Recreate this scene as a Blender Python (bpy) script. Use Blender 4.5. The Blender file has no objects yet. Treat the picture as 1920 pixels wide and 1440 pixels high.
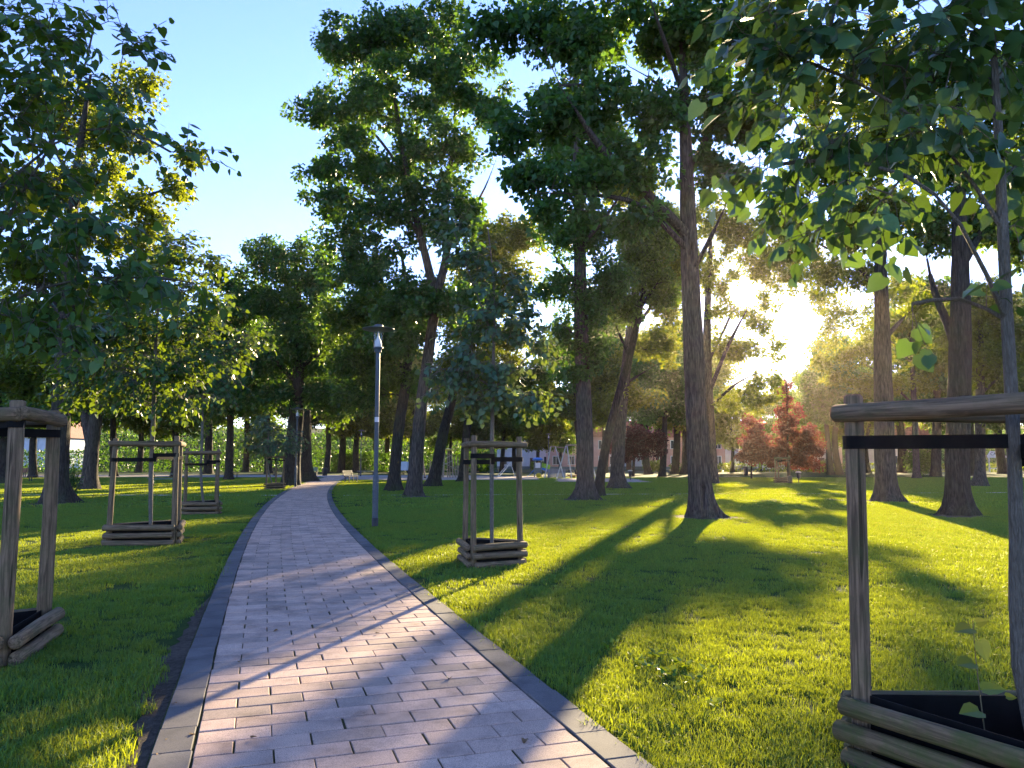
import bpy, math, random
import numpy as np
from mathutils import Matrix, Vector

# ------------------------------------------------------------------ camera, sky, sun, exposure
S = bpy.context.scene
COL = S.collection
F_PX, EYE = 1450.0, 1.55                       # focal length in photo pixels (1920 wide), eye height
PITCH = math.atan(145 / F_PX)
cam_d = bpy.data.cameras.new('camera'); cam = bpy.data.objects.new('camera', cam_d); COL.objects.link(cam)
cam_d.sensor_width = 36; cam_d.lens = 36 * F_PX / 1920; cam_d.clip_end = 2000; cam_d.clip_start = 0.05
cam.location = (0, 0, EYE); cam.rotation_euler = (math.pi / 2 + PITCH, 0, 0)
S.camera = cam

SUN_AZ, SUN_EL = math.radians(16.855), math.radians(11.88)
SUN_DIR = Vector((math.sin(SUN_AZ) * math.cos(SUN_EL), math.cos(SUN_AZ) * math.cos(SUN_EL), math.sin(SUN_EL)))
w = bpy.data.worlds.new('World'); S.world = w; w.use_nodes = True
nt = w.node_tree; nt.nodes.clear()
sky = nt.nodes.new('ShaderNodeTexSky'); sky.sky_type = 'NISHITA'; sky.sun_disc = False
sky.sun_elevation = SUN_EL; sky.sun_rotation = SUN_AZ; sky.air_density = 1.0; sky.dust_density = 0.0; sky.ozone_density = 2.0
bg = nt.nodes.new('ShaderNodeBackground'); bg.inputs[1].default_value = 0.12
wo = nt.nodes.new('ShaderNodeOutputWorld')
# the sun's own disc, seen through the leaves (the lamp below gives its light)
tc = nt.nodes.new('ShaderNodeTexCoord'); dp = nt.nodes.new('ShaderNodeVectorMath'); dp.operation = 'DOT_PRODUCT'
dp.inputs[1].default_value = SUN_DIR
mr = nt.nodes.new('ShaderNodeMapRange'); mr.interpolation_type = 'SMOOTHSTEP'
mr.inputs[1].default_value = math.cos(math.radians(1.15)); mr.inputs[2].default_value = math.cos(math.radians(0.55))
mr.inputs[3].default_value = 0; mr.inputs[4].default_value = 40
bg2 = nt.nodes.new('ShaderNodeBackground'); bg2.inputs[0].default_value = (1, 0.86, 0.6, 1)
ad = nt.nodes.new('ShaderNodeAddShader')
tint = nt.nodes.new('ShaderNodeMix'); tint.data_type = 'RGBA'; tint.blend_type = 'MULTIPLY'; tint.inputs[0].default_value = 1
tint.inputs[7].default_value = (0.66, 0.66, 1.0, 1)      # the photograph's cool white balance
nt.links.new(sky.outputs[0], tint.inputs[6]); nt.links.new(tint.outputs[2], bg.inputs[0]); nt.links.new(tc.outputs['Generated'], dp.inputs[0])
nt.links.new(dp.outputs['Value'], mr.inputs[0]); nt.links.new(mr.outputs[0], bg2.inputs[1])
nt.links.new(bg.outputs[0], ad.inputs[0]); nt.links.new(bg2.outputs[0], ad.inputs[1]); nt.links.new(ad.outputs[0], wo.inputs[0])

sl = bpy.data.lights.new('sun', 'SUN'); sl.energy = 5.0; sl.angle = math.radians(0.5); sl.color = (1.0, 0.79, 0.46)
so = bpy.data.objects.new('sun', sl); COL.objects.link(so); so.rotation_euler = SUN_DIR.to_track_quat('Z', 'Y').to_euler()

S.view_settings.view_transform = 'Standard'; S.view_settings.look = 'None'; S.view_settings.gamma = 1
S.view_settings.use_curve_mapping = False; S.view_settings.exposure = 2.3
S.cycles.use_denoising = True; S.cycles.max_bounces = 7; S.cycles.diffuse_bounces = 4; S.cycles.glossy_bounces = 2
S.cycles.transmission_bounces = 5; S.cycles.transparent_max_bounces = 8; S.cycles.volume_bounces = 0
S.cycles.sample_clamp_indirect = 6; S.cycles.caustics_reflective = False; S.cycles.caustics_refractive = False

# ------------------------------------------------------------------ helpers
def ray(px, py):
    a = (px - 960) / F_PX; b = (720 - py) / F_PX
    return a, math.cos(PITCH) - b * math.sin(PITCH), math.sin(PITCH) + b * math.cos(PITCH)
def G(px, py):                                  # point on the ground
    x, y, z = ray(px, py); t = -EYE / z
    return Vector((x * t, y * t, 0))
def P(px, py, D):                               # point at forward distance D
    x, y, z = ray(px, py); t = D / y
    return Vector((x * t, D, EYE + z * t))

def mesh(name, V, F, mat=None, smooth=False):
    """V (N,3) array; F list of (M,k) int arrays or list of lists"""
    me = bpy.data.meshes.new(name); V = np.asarray(V, np.float32)
    if isinstance(F, np.ndarray): F = [F]
    if len(F) and not isinstance(F[0], np.ndarray):
        me.from_pydata([tuple(v) for v in V.tolist()], [], F)
    else:
        F = [f for f in F if len(f)]
        me.vertices.add(len(V)); me.vertices.foreach_set('co', V.ravel())
        tot = np.concatenate([np.full(len(f), f.shape[1], np.int32) for f in F])
        idx = np.concatenate([f.ravel() for f in F]).astype(np.int32)
        me.loops.add(len(idx)); me.loops.foreach_set('vertex_index', idx)
        me.polygons.add(len(tot)); st = np.zeros(len(tot), np.int32); st[1:] = np.cumsum(tot)[:-1]
        me.polygons.foreach_set('loop_start', st); me.polygons.foreach_set('loop_total', tot)
        me.update(calc_edges=True); me.validate()
    if smooth: me.polygons.foreach_set('use_smooth', np.ones(len(me.polygons), bool))
    if mat: me.materials.append(mat)
    me.update()
    return me

def wm(o): return (wm(o.parent) @ o.matrix_basis) if o.parent else o.matrix_basis.copy()
def put(name, me, parent=None, M=None, **tags):
    """link an object whose world matrix is M, under parent"""
    o = bpy.data.objects.new(name, me); COL.objects.link(o)
    M = M if M is not None else Matrix()
    if parent is not None:
        o.parent = parent; M = wm(parent).inverted() @ M
    o.matrix_basis = M
    for k, v in tags.items():
        if v: o[k] = v
    return o
def empty(name, loc, label, category, group=None, rz=0):
    o = bpy.data.objects.new(name, None); COL.objects.link(o); o.empty_display_size = 0.2
    o.location = loc; o.rotation_euler = (0, 0, rz)
    o['label'] = label; o['category'] = category
    if group: o['group'] = group
    return o
def T(x, y=None, z=None): return Matrix.Translation(Vector(x) if y is None else Vector((x, y, z)))
def part(name, me, parent, M=None): return put(name, me, parent, wm(parent) @ (M or Matrix()))   # M in the parent's space
def copy_tree(o, parent=None):
    c = o.copy(); COL.objects.link(c); c.parent = parent
    for ch in [k for k in bpy.data.objects if k.parent == o]: copy_tree(ch, c)
    return c

class MB:                                       # small mesh builder for hard-surface parts
    def __init__(s): s.v = []; s.f = []
    def box(s, c, d, M=None, bev=0):
        x, y, z = [k / 2 for k in d]; b = len(s.v)
        pts = [Vector((sx * x, sy * y, sz * z)) for sz in (-1, 1) for sx, sy in ((-1, -1), (1, -1), (1, 1), (-1, 1))]
        s.v += [tuple((M @ p if M else p) + Vector(c)) for p in pts]
        s.f += [[b + i for i in q] for q in ((3, 2, 1, 0), (4, 5, 6, 7), (0, 1, 5, 4), (1, 2, 6, 5), (2, 3, 7, 6), (3, 0, 4, 7))]
        return s
    def lathe(s, prof, n=20, c=(0, 0, 0), cap=True):
        b = len(s.v)
        for r, z in prof:
            for i in range(n):
                a = 2 * math.pi * i / n; s.v.append((c[0] + r * math.cos(a), c[1] + r * math.sin(a), c[2] + z))
        for k in range(len(prof) - 1):
            for i in range(n):
                j = (i + 1) % n; s.f.append([b + k * n + i, b + k * n + j, b + (k + 1) * n + j, b + (k + 1) * n + i])
        if cap:
            s.f.append([b + i for i in range(n)][::-1]); e = b + (len(prof) - 1) * n; s.f.append([e + i for i in range(n)])
        return s
    def bar(s, a, c, r0, r1=None, n=8):
        r1 = r0 if r1 is None else r1
        a = Vector(a); c = Vector(c); d = (c - a); q = d.to_track_quat('Z', 'Y'); b = len(s.v)
        for p, r in ((a, r0), (c, r1)):
            for i in range(n):
                t = 2 * math.pi * i / n; s.v.append(tuple(p + q @ Vector((r * math.cos(t), r * math.sin(t), 0))))
        for i in range(n):
            j = (i + 1) % n; s.f.append([b + i, b + j, b + n + j, b + n + i])
        s.f.append([b + i for i in range(n)][::-1]); s.f.append([b + n + i for i in range(n)])
        return s
    def prism(s, pts, y0, y1):                  # outline in XZ, extruded along Y
        b = len(s.v); n = len(pts)
        s.v += [(x, y0, z) for x, z in pts] + [(x, y1, z) for x, z in pts]
        s.f += [[b + i for i in range(n)], [b + n + i for i in range(n)][::-1]]
        for i in range(n):
            j = (i + 1) % n; s.f.append([b + i, b + n + i, b + n + j, b + j])
        return s
    def me(s, name, mat, smooth=False):
        m = mesh(name, s.v, s.f, mat)
        if smooth:
            m.polygons.foreach_set('use_smooth', np.ones(len(m.polygons), bool))
            try: m.set_sharp_from_angle(angle=math.radians(40))
            except Exception: pass
        return m

def vnoise(x, y, s, seed):                       # smooth 2-D value noise
    g = np.random.default_rng(seed).uniform(0, 1, (64, 64)); u, v = x / s + 1000, y / s + 1000; i0, j0 = np.floor(u).astype(int), np.floor(v).astype(int); fu, fv = u - i0, v - j0; fu = fu * fu * (3 - 2 * fu); fv = fv * fv * (3 - 2 * fv)
    G_ = lambda a, b: g[a % 64, b % 64]; return (G_(i0, j0) * (1 - fu) + G_(i0 + 1, j0) * fu) * (1 - fv) + (G_(i0, j0 + 1) * (1 - fu) + G_(i0 + 1, j0 + 1) * fu) * fv
# ------------------------------------------------------------------ materials
def new_mat(name):
    m = bpy.data.materials.new(name); m.use_nodes = True; t = m.node_tree; t.nodes.clear()
    o = t.nodes.new('ShaderNodeOutputMaterial'); return m, t, o
def N(t, kind, **kw):
    n = t.nodes.new(kind)
    for k, v in kw.items():
        if k.startswith('i_'):
            n.inputs[k[2:].replace('_', ' ')].default_value = v
        else: setattr(n, k, v)
    return n
def ramp(t, fac, stops):
    r = t.nodes.new('ShaderNodeValToRGB'); e = r.color_ramp.elements
    while len(e) < len(stops): e.new(0.5)
    for el, (p, c) in zip(e, stops): el.position = p; el.color = (*c, 1)
    t.links.new(fac, r.inputs[0]); return r.outputs[0]
def plain(name, col, rough=0.6, metal=0, var=0.12, scale=8, bump=0.0, spec=0.4):
    m, t, o = new_mat(name); b = N(t, 'ShaderNodeBsdfPrincipled'); b.inputs['Roughness'].default_value = rough
    b.inputs['Metallic'].default_value = metal; b.inputs['Specular IOR Level'].default_value = spec
    c = N(t, 'ShaderNodeTexCoord'); n = N(t, 'ShaderNodeTexNoise', i_Scale=scale, i_Detail=6.0)
    t.links.new(c.outputs['Object'], n.inputs['Vector'])
    lo = tuple(k * (1 - var * 2) for k in col); hi = tuple(min(1, k * (1 + var * 2)) for k in col)
    t.links.new(ramp(t, n.outputs[0], [(0.3, lo), (0.7, hi)]), b.inputs['Base Color'])
    if bump:
        bp = N(t, 'ShaderNodeBump', i_Strength=bump, i_Distance=0.01); t.links.new(n.outputs[0], bp.inputs['Height']); t.links.new(bp.outputs[0], b.inputs['Normal'])
    t.links.new(b.outputs[0], o.inputs[0]); return m

def leaf_mat(name, dark, light, trans, tw=0.5, rough=0.42, obj_var=True, spec=0.35, patch=False):
    """leaf: reflecting side + light through the blade; colour varies leaf by leaf"""
    m, t, o = new_mat(name); g = N(t, 'ShaderNodeNewGeometry'); oi = N(t, 'ShaderNodeObjectInfo')
    ad_ = N(t, 'ShaderNodeMath', operation='ADD'); fr = N(t, 'ShaderNodeMath', operation='FRACT')
    t.links.new(g.outputs['Random Per Island'], ad_.inputs[0]); t.links.new(oi.outputs['Random'], ad_.inputs[1]); t.links.new(ad_.outputs[0], fr.inputs[0])
    c = ramp(t, fr.outputs[0], [(0.0, dark), (0.75, light), (1.0, tuple(min(1, k * 1.35) for k in light))])
    b = N(t, 'ShaderNodeBsdfPrincipled'); b.inputs['Roughness'].default_value = rough; b.inputs['Specular IOR Level'].default_value = spec
    if patch:                                   # drier, yellower places in the sward
        pn = N(t, 'ShaderNodeTexNoise', i_Scale=0.55, i_Detail=5.0, i_Roughness=0.65); t.links.new(g.outputs['Position'], pn.inputs['Vector'])
        pm = N(t, 'ShaderNodeMapRange'); pm.inputs[1].default_value = 0.5; pm.inputs[2].default_value = 0.72; pm.inputs[4].default_value = 0.55; t.links.new(pn.outputs[0], pm.inputs[0])
        st_ = N(t, 'ShaderNodeMath', operation='GREATER_THAN'); st_.inputs[1].default_value = 0.955; t.links.new(fr.outputs[0], st_.inputs[0])
        mxm = N(t, 'ShaderNodeMath', operation='MAXIMUM'); t.links.new(pm.outputs[0], mxm.inputs[0]); t.links.new(st_.outputs[0], mxm.inputs[1])
        pc = N(t, 'ShaderNodeMix', data_type='RGBA'); t.links.new(mxm.outputs[0], pc.inputs[0]); t.links.new(c, pc.inputs[6]); pc.inputs[7].default_value = (0.14, 0.15, 0.04, 1); c = pc.outputs[2]
    t.links.new(c, b.inputs['Base Color'])
    tr = N(t, 'ShaderNodeBsdfTranslucent')
    c2 = ramp(t, fr.outputs[0], [(0.0, tuple(k * 0.6 for k in trans)), (1.0, tuple(min(1, k * 1.25) for k in trans))])
    t.links.new(c2, tr.inputs[0]); mx = N(t, 'ShaderNodeMixShader'); mx.inputs[0].default_value = tw
    t.links.new(b.outputs[0], mx.inputs[1]); t.links.new(tr.outputs[0], mx.inputs[2]); t.links.new(mx.outputs[0], o.inputs[0])
    return m

def bark_mat(name, a, b_, moss=(0.06, 0.08, 0.03), scale=1.0, mossy=0.3):
    m, t, o = new_mat(name); c = N(t, 'ShaderNodeTexCoord'); mp = N(t, 'ShaderNodeMapping'); mp.inputs['Scale'].default_value = (9 * scale, 9 * scale, 1.3 * scale)
    t.links.new(c.outputs['Object'], mp.inputs[0])
    n = N(t, 'ShaderNodeTexNoise', i_Scale=2.2, i_Detail=9.0, i_Roughness=0.65, i_Distortion=0.6); t.links.new(mp.outputs[0], n.inputs['Vector'])
    v = N(t, 'ShaderNodeTexVoronoi', feature='DISTANCE_TO_EDGE', i_Scale=1.6); t.links.new(mp.outputs[0], v.inputs['Vector'])
    n2 = N(t, 'ShaderNodeTexNoise', i_Scale=0.9, i_Detail=5.0); t.links.new(c.outputs['Object'], n2.inputs['Vector'])
    mu = N(t, 'ShaderNodeMath', operation='MULTIPLY'); t.links.new(n.outputs[0], mu.inputs[0]); t.links.new(v.outputs['Distance'], mu.inputs[1])
    ad_ = N(t, 'ShaderNodeMath', operation='ADD'); t.links.new(n.outputs[0], ad_.inputs[0]); t.links.new(mu.outputs[0], ad_.inputs[1])
    col = ramp(t, ad_.outputs[0], [(0.35, a), (0.8, b_)])
    mr_ = N(t, 'ShaderNodeMapRange'); mr_.inputs[1].default_value = 0.48; mr_.inputs[2].default_value = 0.75; mr_.inputs[3].default_value = 0; mr_.inputs[4].default_value = mossy
    t.links.new(n2.outputs[0], mr_.inputs[0])
    mx = N(t, 'ShaderNodeMix', data_type='RGBA'); t.links.new(mr_.outputs[0], mx.inputs[0]); t.links.new(col, mx.inputs[6]); mx.inputs[7].default_value = (*moss, 1)
    bs = N(t, 'ShaderNodeBsdfPrincipled'); bs.inputs['Roughness'].default_value = 0.9; bs.inputs['Specular IOR Level'].default_value = 0.15
    bp = N(t, 'ShaderNodeBump', i_Strength=0.9, i_Distance=0.04); t.links.new(ad_.outputs[0], bp.inputs['Height'])
    t.links.new(mx.outputs[2], bs.inputs['Base Color']); t.links.new(bp.outputs[0], bs.inputs['Normal']); t.links.new(bs.outputs[0], o.inputs[0]); return m

def log_mat(name, a, b_, moss, mossy):
    m, t, o = new_mat(name); c = N(t, 'ShaderNodeTexCoord'); oi = N(t, 'ShaderNodeObjectInfo')
    cb = N(t, 'ShaderNodeMath', operation='MULTIPLY'); cb.inputs[1].default_value = 40; t.links.new(oi.outputs['Random'], cb.inputs[0])
    va = N(t, 'ShaderNodeVectorMath', operation='ADD'); t.links.new(c.outputs['Object'], va.inputs[0]); t.links.new(cb.outputs[0], va.inputs[1])
    mp = N(t, 'ShaderNodeMapping'); mp.inputs['Scale'].default_value = (38, 38, 2.2); t.links.new(va.outputs[0], mp.inputs[0])
    n = N(t, 'ShaderNodeTexNoise', i_Scale=1.3, i_Detail=8.0, i_Roughness=0.6, i_Distortion=0.8); t.links.new(mp.outputs[0], n.inputs['Vector'])
    n2 = N(t, 'ShaderNodeTexNoise', i_Scale=6.0, i_Detail=7.0, i_Roughness=0.7); t.links.new(va.outputs[0], n2.inputs['Vector'])
    mp2 = N(t, 'ShaderNodeMapping'); mp2.inputs['Scale'].default_value = (22, 22, 0.8); t.links.new(va.outputs[0], mp2.inputs[0])
    n3 = N(t, 'ShaderNodeTexNoise', i_Scale=1.0, i_Detail=2.0); t.links.new(mp2.outputs[0], n3.inputs['Vector'])
    col = ramp(t, n.outputs[0], [(0.38, a), (0.62, b_)])
    crack = ramp(t, n3.outputs[0], [(0.315, (0.22, 0.22, 0.22)), (0.34, (1, 1, 1))])
    mc = N(t, 'ShaderNodeMix', data_type='RGBA', blend_type='MULTIPLY'); mc.inputs[0].default_value = 1; t.links.new(col, mc.inputs[6]); t.links.new(crack, mc.inputs[7])
    mr_ = N(t, 'ShaderNodeMapRange'); mr_.inputs[1].default_value = 0.42; mr_.inputs[2].default_value = 0.68; mr_.inputs[4].default_value = mossy; t.links.new(n2.outputs[0], mr_.inputs[0])
    mx = N(t, 'ShaderNodeMix', data_type='RGBA'); t.links.new(mr_.outputs[0], mx.inputs[0]); t.links.new(mc.outputs[2], mx.inputs[6]); mx.inputs[7].default_value = (*moss, 1)
    bs = N(t, 'ShaderNodeBsdfPrincipled'); bs.inputs['Roughness'].default_value = 0.85; bs.inputs['Specular IOR Level'].default_value = 0.2
    hs = N(t, 'ShaderNodeMath', operation='ADD'); t.links.new(n.outputs[0], hs.inputs[0]); t.links.new(crack, hs.inputs[1])
    bp = N(t, 'ShaderNodeBump', i_Strength=0.6, i_Distance=0.006); t.links.new(hs.outputs[0], bp.inputs['Height'])
    t.links.new(mx.outputs[2], bs.inputs['Base Color']); t.links.new(bp.outputs[0], bs.inputs['Normal']); t.links.new(bs.outputs[0], o.inputs[0]); return m

def stone_mat(name, stops, speck=0.5, rough=0.85):
    """paving: every stone its own tint, with fine aggregate and stains"""
    m, t, o = new_mat(name); g = N(t, 'ShaderNodeNewGeometry'); oi = N(t, 'ShaderNodeObjectInfo'); c = N(t, 'ShaderNodeTexCoord')
    ad_ = N(t, 'ShaderNodeMath', operation='ADD'); fr = N(t, 'ShaderNodeMath', operation='FRACT')
    t.links.new(g.outputs['Random Per Island'], ad_.inputs[0]); t.links.new(oi.outputs['Random'], ad_.inputs[1]); t.links.new(ad_.outputs[0], fr.inputs[0])
    base = ramp(t, fr.outputs[0], stops)
    n = N(t, 'ShaderNodeTexNoise', i_Scale=190.0, i_Detail=3.0, i_Roughness=0.7); t.links.new(g.outputs['Position'], n.inputs['Vector'])
    sp = ramp(t, n.outputs[0], [(0.33, (1 - speck,) * 3), (0.5, (1, 1, 1)), (0.7, (1 + speck * 0.35,) * 3)])
    n2 = N(t, 'ShaderNodeTexNoise', i_Scale=3.0, i_Detail=6.0, i_Roughness=0.65); t.links.new(g.outputs['Position'], n2.inputs['Vector'])
    st = ramp(t, n2.outputs[0], [(0.28, (0.48, 0.47, 0.46)), (0.42, (0.78, 0.78, 0.78)), (0.52, (0.95, 0.94, 0.93)), (0.66, (1.08, 1.06, 1.02))])
    m1 = N(t, 'ShaderNodeMix', data_type='RGBA', blend_type='MULTIPLY'); m1.inputs[0].default_value = 1; t.links.new(base, m1.inputs[6]); t.links.new(sp, m1.inputs[7])
    m2 = N(t, 'ShaderNodeMix', data_type='RGBA', blend_type='MULTIPLY'); m2.inputs[0].default_value = 1; t.links.new(m1.outputs[2], m2.inputs[6]); t.links.new(st, m2.inputs[7])
    b = N(t, 'ShaderNodeBsdfPrincipled'); b.inputs['Roughness'].default_value = rough; b.inputs['Specular IOR Level'].default_value = 0.25
    bp = N(t, 'ShaderNodeBump', i_Strength=0.5, i_Distance=0.003); t.links.new(n.outputs[0], bp.inputs['Height'])
    t.links.new(m2.outputs[2], b.inputs['Base Color']); t.links.new(bp.outputs[0], b.inputs['Normal']); t.links.new(b.outputs[0], o.inputs[0]); return m

def ground_mat(name, stops, scales=(0.25, 9.0, 60.0), bump=0.6, rough=0.95):
    m, t, o = new_mat(name); g = N(t, 'ShaderNodeNewGeometry'); ns = []
    for s in scales:
        n = N(t, 'ShaderNodeTexNoise', i_Scale=s, i_Detail=5.0, i_Roughness=0.6); t.links.new(g.outputs['Position'], n.inputs['Vector']); ns.append(n)
    a = N(t, 'ShaderNodeMath', operation='ADD'); t.links.new(ns[0].outputs[0], a.inputs[0]); t.links.new(ns[1].outputs[0], a.inputs[1])
    a2 = N(t, 'ShaderNodeMath', operation='ADD'); t.links.new(a.outputs[0], a2.inputs[0]); t.links.new(ns[2].outputs[0], a2.inputs[1])
    d = N(t, 'ShaderNodeMath', operation='DIVIDE'); d.inputs[1].default_value = 3; t.links.new(a2.outputs[0], d.inputs[0])
    b = N(t, 'ShaderNodeBsdfPrincipled'); b.inputs['Roughness'].default_value = rough; b.inputs['Specular IOR Level'].default_value = 0.1
    t.links.new(ramp(t, d.outputs[0], stops), b.inputs['Base Color'])
    bp = N(t, 'ShaderNodeBump', i_Strength=bump, i_Distance=0.03); t.links.new(a2.outputs[0], bp.inputs['Height']); t.links.new(bp.outputs[0], b.inputs['Normal'])
    t.links.new(b.outputs[0], o.inputs[0]); return m

M_BRICK = stone_mat('pink_paver', [(0, (0.34, 0.26, 0.21)), (0.14, (0.45, 0.325, 0.255)), (0.6, (0.55, 0.38, 0.29)), (1, (0.60, 0.43, 0.335))], 0.6)
M_KERB = stone_mat('dark_kerb', [(0, (0.10, 0.095, 0.095)), (0.5, (0.13, 0.122, 0.12)), (1, (0.155, 0.145, 0.14))], 0.5)
M_JOINT = ground_mat('joint_sand', [(0.4, (0.03, 0.04, 0.014)), (0.52, (0.07, 0.075, 0.03)), (0.6, (0.16, 0.13, 0.06))], (1.2, 30, 120))
M_LAWN = ground_mat('lawn_soil', [(0.4, (0.018, 0.040, 0.008)), (0.5, (0.032, 0.065, 0.012)), (0.6, (0.055, 0.085, 0.018))])
M_SOIL = ground_mat('bare_soil', [(0.4, (0.05, 0.04, 0.03)), (0.6, (0.16, 0.13, 0.10))], (2.0, 25, 110), 1.0)
M_GRAVEL = ground_mat('gravel', [(0.4, (0.26, 0.23, 0.2)), (0.6, (0.4, 0.36, 0.31))], (0.4, 20, 90), 0.4)
M_SAND = ground_mat('sand', [(0.4, (0.30, 0.23, 0.17)), (0.6, (0.43, 0.34, 0.26))], (0.4, 20, 90), 0.4)
M_EDGING = ground_mat('pale_edging', [(0.4, (0.4, 0.38, 0.34)), (0.6, (0.55, 0.52, 0.47))], (0.8, 20, 90), 0.3)
M_GRASS = leaf_mat('grass_blade', (0.012, 0.115, 0.040), (0.032, 0.185, 0.058), (0.40, 0.45, 0.006), 0.48, 0.5, spec=0.25, patch=True)
M_MAPLE = leaf_mat('maple_leaf', (0.010, 0.054, 0.016), (0.030, 0.105, 0.028), (0.15, 0.29, 0.014), 0.40)
M_MAPLE2 = leaf_mat('warm_maple_leaf', (0.018, 0.055, 0.010), (0.046, 0.10, 0.018), (0.34, 0.40, 0.014), 0.46)
M_LINDEN = leaf_mat('linden_leaf', (0.014, 0.062, 0.018), (0.034, 0.105, 0.028), (0.20, 0.28, 0.012), 0.36, 0.42)
M_NEARLIN = leaf_mat('dimmed_linden_leaf', (0.02, 0.07, 0.024), (0.05, 0.12, 0.045), (0.13, 0.22, 0.02), 0.30, 0.38)  # dim look put into the colour: less light through than plain linden
M_PALELIN = leaf_mat('pale_linden_leaf', (0.03, 0.085, 0.05), (0.06, 0.13, 0.075), (0.20, 0.26, 0.02), 0.32, 0.45)
M_FAR = leaf_mat('far_leaf', (0.010, 0.055, 0.016), (0.032, 0.108, 0.028), (0.22, 0.34, 0.014), 0.44)
M_COPPER = leaf_mat('copper_leaf', (0.040, 0.016, 0.018), (0.085, 0.032, 0.030), (0.30, 0.085, 0.04), 0.46)
M_PURPLE = leaf_mat('purple_leaf', (0.025, 0.010, 0.016), (0.055, 0.02, 0.026), (0.16, 0.04, 0.04), 0.4)
M_BARK = bark_mat('grey_bark', (0.014, 0.012, 0.0105), (0.125, 0.104, 0.086))
M_BARK2 = bark_mat('dark_bark', (0.010, 0.009, 0.008), (0.072, 0.062, 0.052), mossy=0.5)
M_YBARK = bark_mat('young_bark', (0.10, 0.09, 0.07), (0.26, 0.24, 0.20), scale=6, mossy=0.3)
M_LOG = log_mat('weathered_log', (0.080, 0.055, 0.034), (0.23, 0.160, 0.098), (0.075, 0.085, 0.035), 0.55)
M_LOG2 = log_mat('mossy_log', (0.070, 0.048, 0.027), (0.19, 0.135, 0.075), (0.065, 0.09, 0.02), 0.85)
M_STRAP = plain('black_strap', (0.008, 0.008, 0.008), 0.8, var=0.2, spec=0.1)
M_LINER = plain('black_liner', (0.007, 0.007, 0.007), 0.8, var=0.2, spec=0.1)
M_LAMP = plain('lamp_paint', (0.045, 0.065, 0.085), 0.42, 0.0, var=0.08, scale=20)
M_LAMPTOP = plain('lamp_canopy_paint', (0.05, 0.075, 0.06), 0.45, 0.0, var=0.08)
M_BLACK = plain('black_sleeve', (0.012, 0.012, 0.014), 0.5)
M_WHITE = plain('white_paint', (0.62, 0.63, 0.65), 0.5, var=0.04)
def glass_mat():
    m, t, o = new_mat('clear_glass'); a = N(t, 'ShaderNodeBsdfTransparent'); a.inputs[0].default_value = (0.93, 0.95, 0.95, 1)
    g = N(t, 'ShaderNodeBsdfGlossy'); g.inputs['Roughness'].default_value = 0.05
    lw = N(t, 'ShaderNodeLayerWeight', i_Blend=0.25); mx = N(t, 'ShaderNodeMixShader')
    t.links.new(lw.outputs['Fresnel'], mx.inputs[0]); t.links.new(a.outputs[0], mx.inputs[1]); t.links.new(g.outputs[0], mx.inputs[2]); t.links.new(mx.outputs[0], o.inputs[0]); return m
M_GLASS = glass_mat()

# ------------------------------------------------------------------ ground, footpath, sand, edging
gx = np.concatenate([np.linspace(-700, -60, 9), np.linspace(-50, 50, 41), np.linspace(60, 700, 9)])
gy = np.concatenate([np.linspace(-300, -12, 6), np.linspace(-8, 90, 50), np.linspace(110, 900, 10)])
XX, YY = np.meshgrid(gx, gy); nx, ny = len(gx), len(gy)
ZZ = np.zeros_like(XX)
V = np.stack([XX.ravel(), YY.ravel(), ZZ.ravel()], 1)
i = np.arange(ny - 1)[:, None] * nx + np.arange(nx - 1)[None]; Fq = np.stack([i, i + 1, i + 1 + nx, i + nx], -1).reshape(-1, 4)
ground = put('ground', mesh('ground', V, Fq, M_LAWN), kind='structure')

# centre line of the path (metres), 2 m of pavers + 0.2 m kerbs on both sides
CY = np.array([-8, -3, 0, 4.1, 5.23, 6.97, 10.57, 16.97, 24.05, 30.42, 35.1, 45.5, 57, 71, 78])
CX = np.array([3.62, 1.85, 0.80, -.57, -.94, -1.50, -2.63, -4.60, -6.62, -8.22, -9.30, -11.60, -13.9, -16.3, -17.4])
def catmull(xs, ys, n=900):
    out = []
    for k in range(len(xs) - 1):
        p0 = np.array([xs[max(k - 1, 0)], ys[max(k - 1, 0)]]); p1 = np.array([xs[k], ys[k]]); p2 = np.array([xs[k + 1], ys[k + 1]])
        k3 = min(k + 2, len(xs) - 1); p3 = np.array([xs[k3], ys[k3]])
        for t in np.linspace(0, 1, 60, endpoint=False):
            out.append(p1 + 0.5 * t * (p2 - p0 + t * (2 * p0 - 5 * p1 + 4 * p2 - p3 + t * (3 * (p1 - p2) + p3 - p0))))
    out.append(np.array([xs[-1], ys[-1]])); return np.array(out)
# smooth the measured centre line so that it bends evenly
_c = np.polyfit(CY, CX, 4); _yy = np.linspace(-8, 78, 1700); CL = np.stack([np.polyval(_c, _yy), _yy], 1)
_d = np.r_[0, np.cumsum(np.linalg.norm(np.diff(CL, axis=0), axis=1))]
def at_s(s):
    x = np.interp(s, _d, CL[:, 0]); y = np.interp(s, _d, CL[:, 1])
    x2 = np.interp(s + 0.1, _d, CL[:, 0]); y2 = np.interp(s + 0.1, _d, CL[:, 1]); x1 = np.interp(s - 0.1, _d, CL[:, 0]); y1 = np.interp(s - 0.1, _d, CL[:, 1])
    t = np.array([x2 - x1, y2 - y1]); t /= np.linalg.norm(t); return np.array([x, y]), t
def path_dist(x, y):                            # distance to the centre line, signed: + is right of it
    xc = np.polyval(_c, y); sl_ = np.polyval(np.polyder(_c), y); return (x - xc) / np.sqrt(1 + sl_ ** 2)
s_of_y = lambda y: np.interp(y, CL[:, 1], _d)
L = _d[-1] - 0.3
rows = []; ks = np.linspace(0.05, L, 400)
Vb = []; Fb = []
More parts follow.
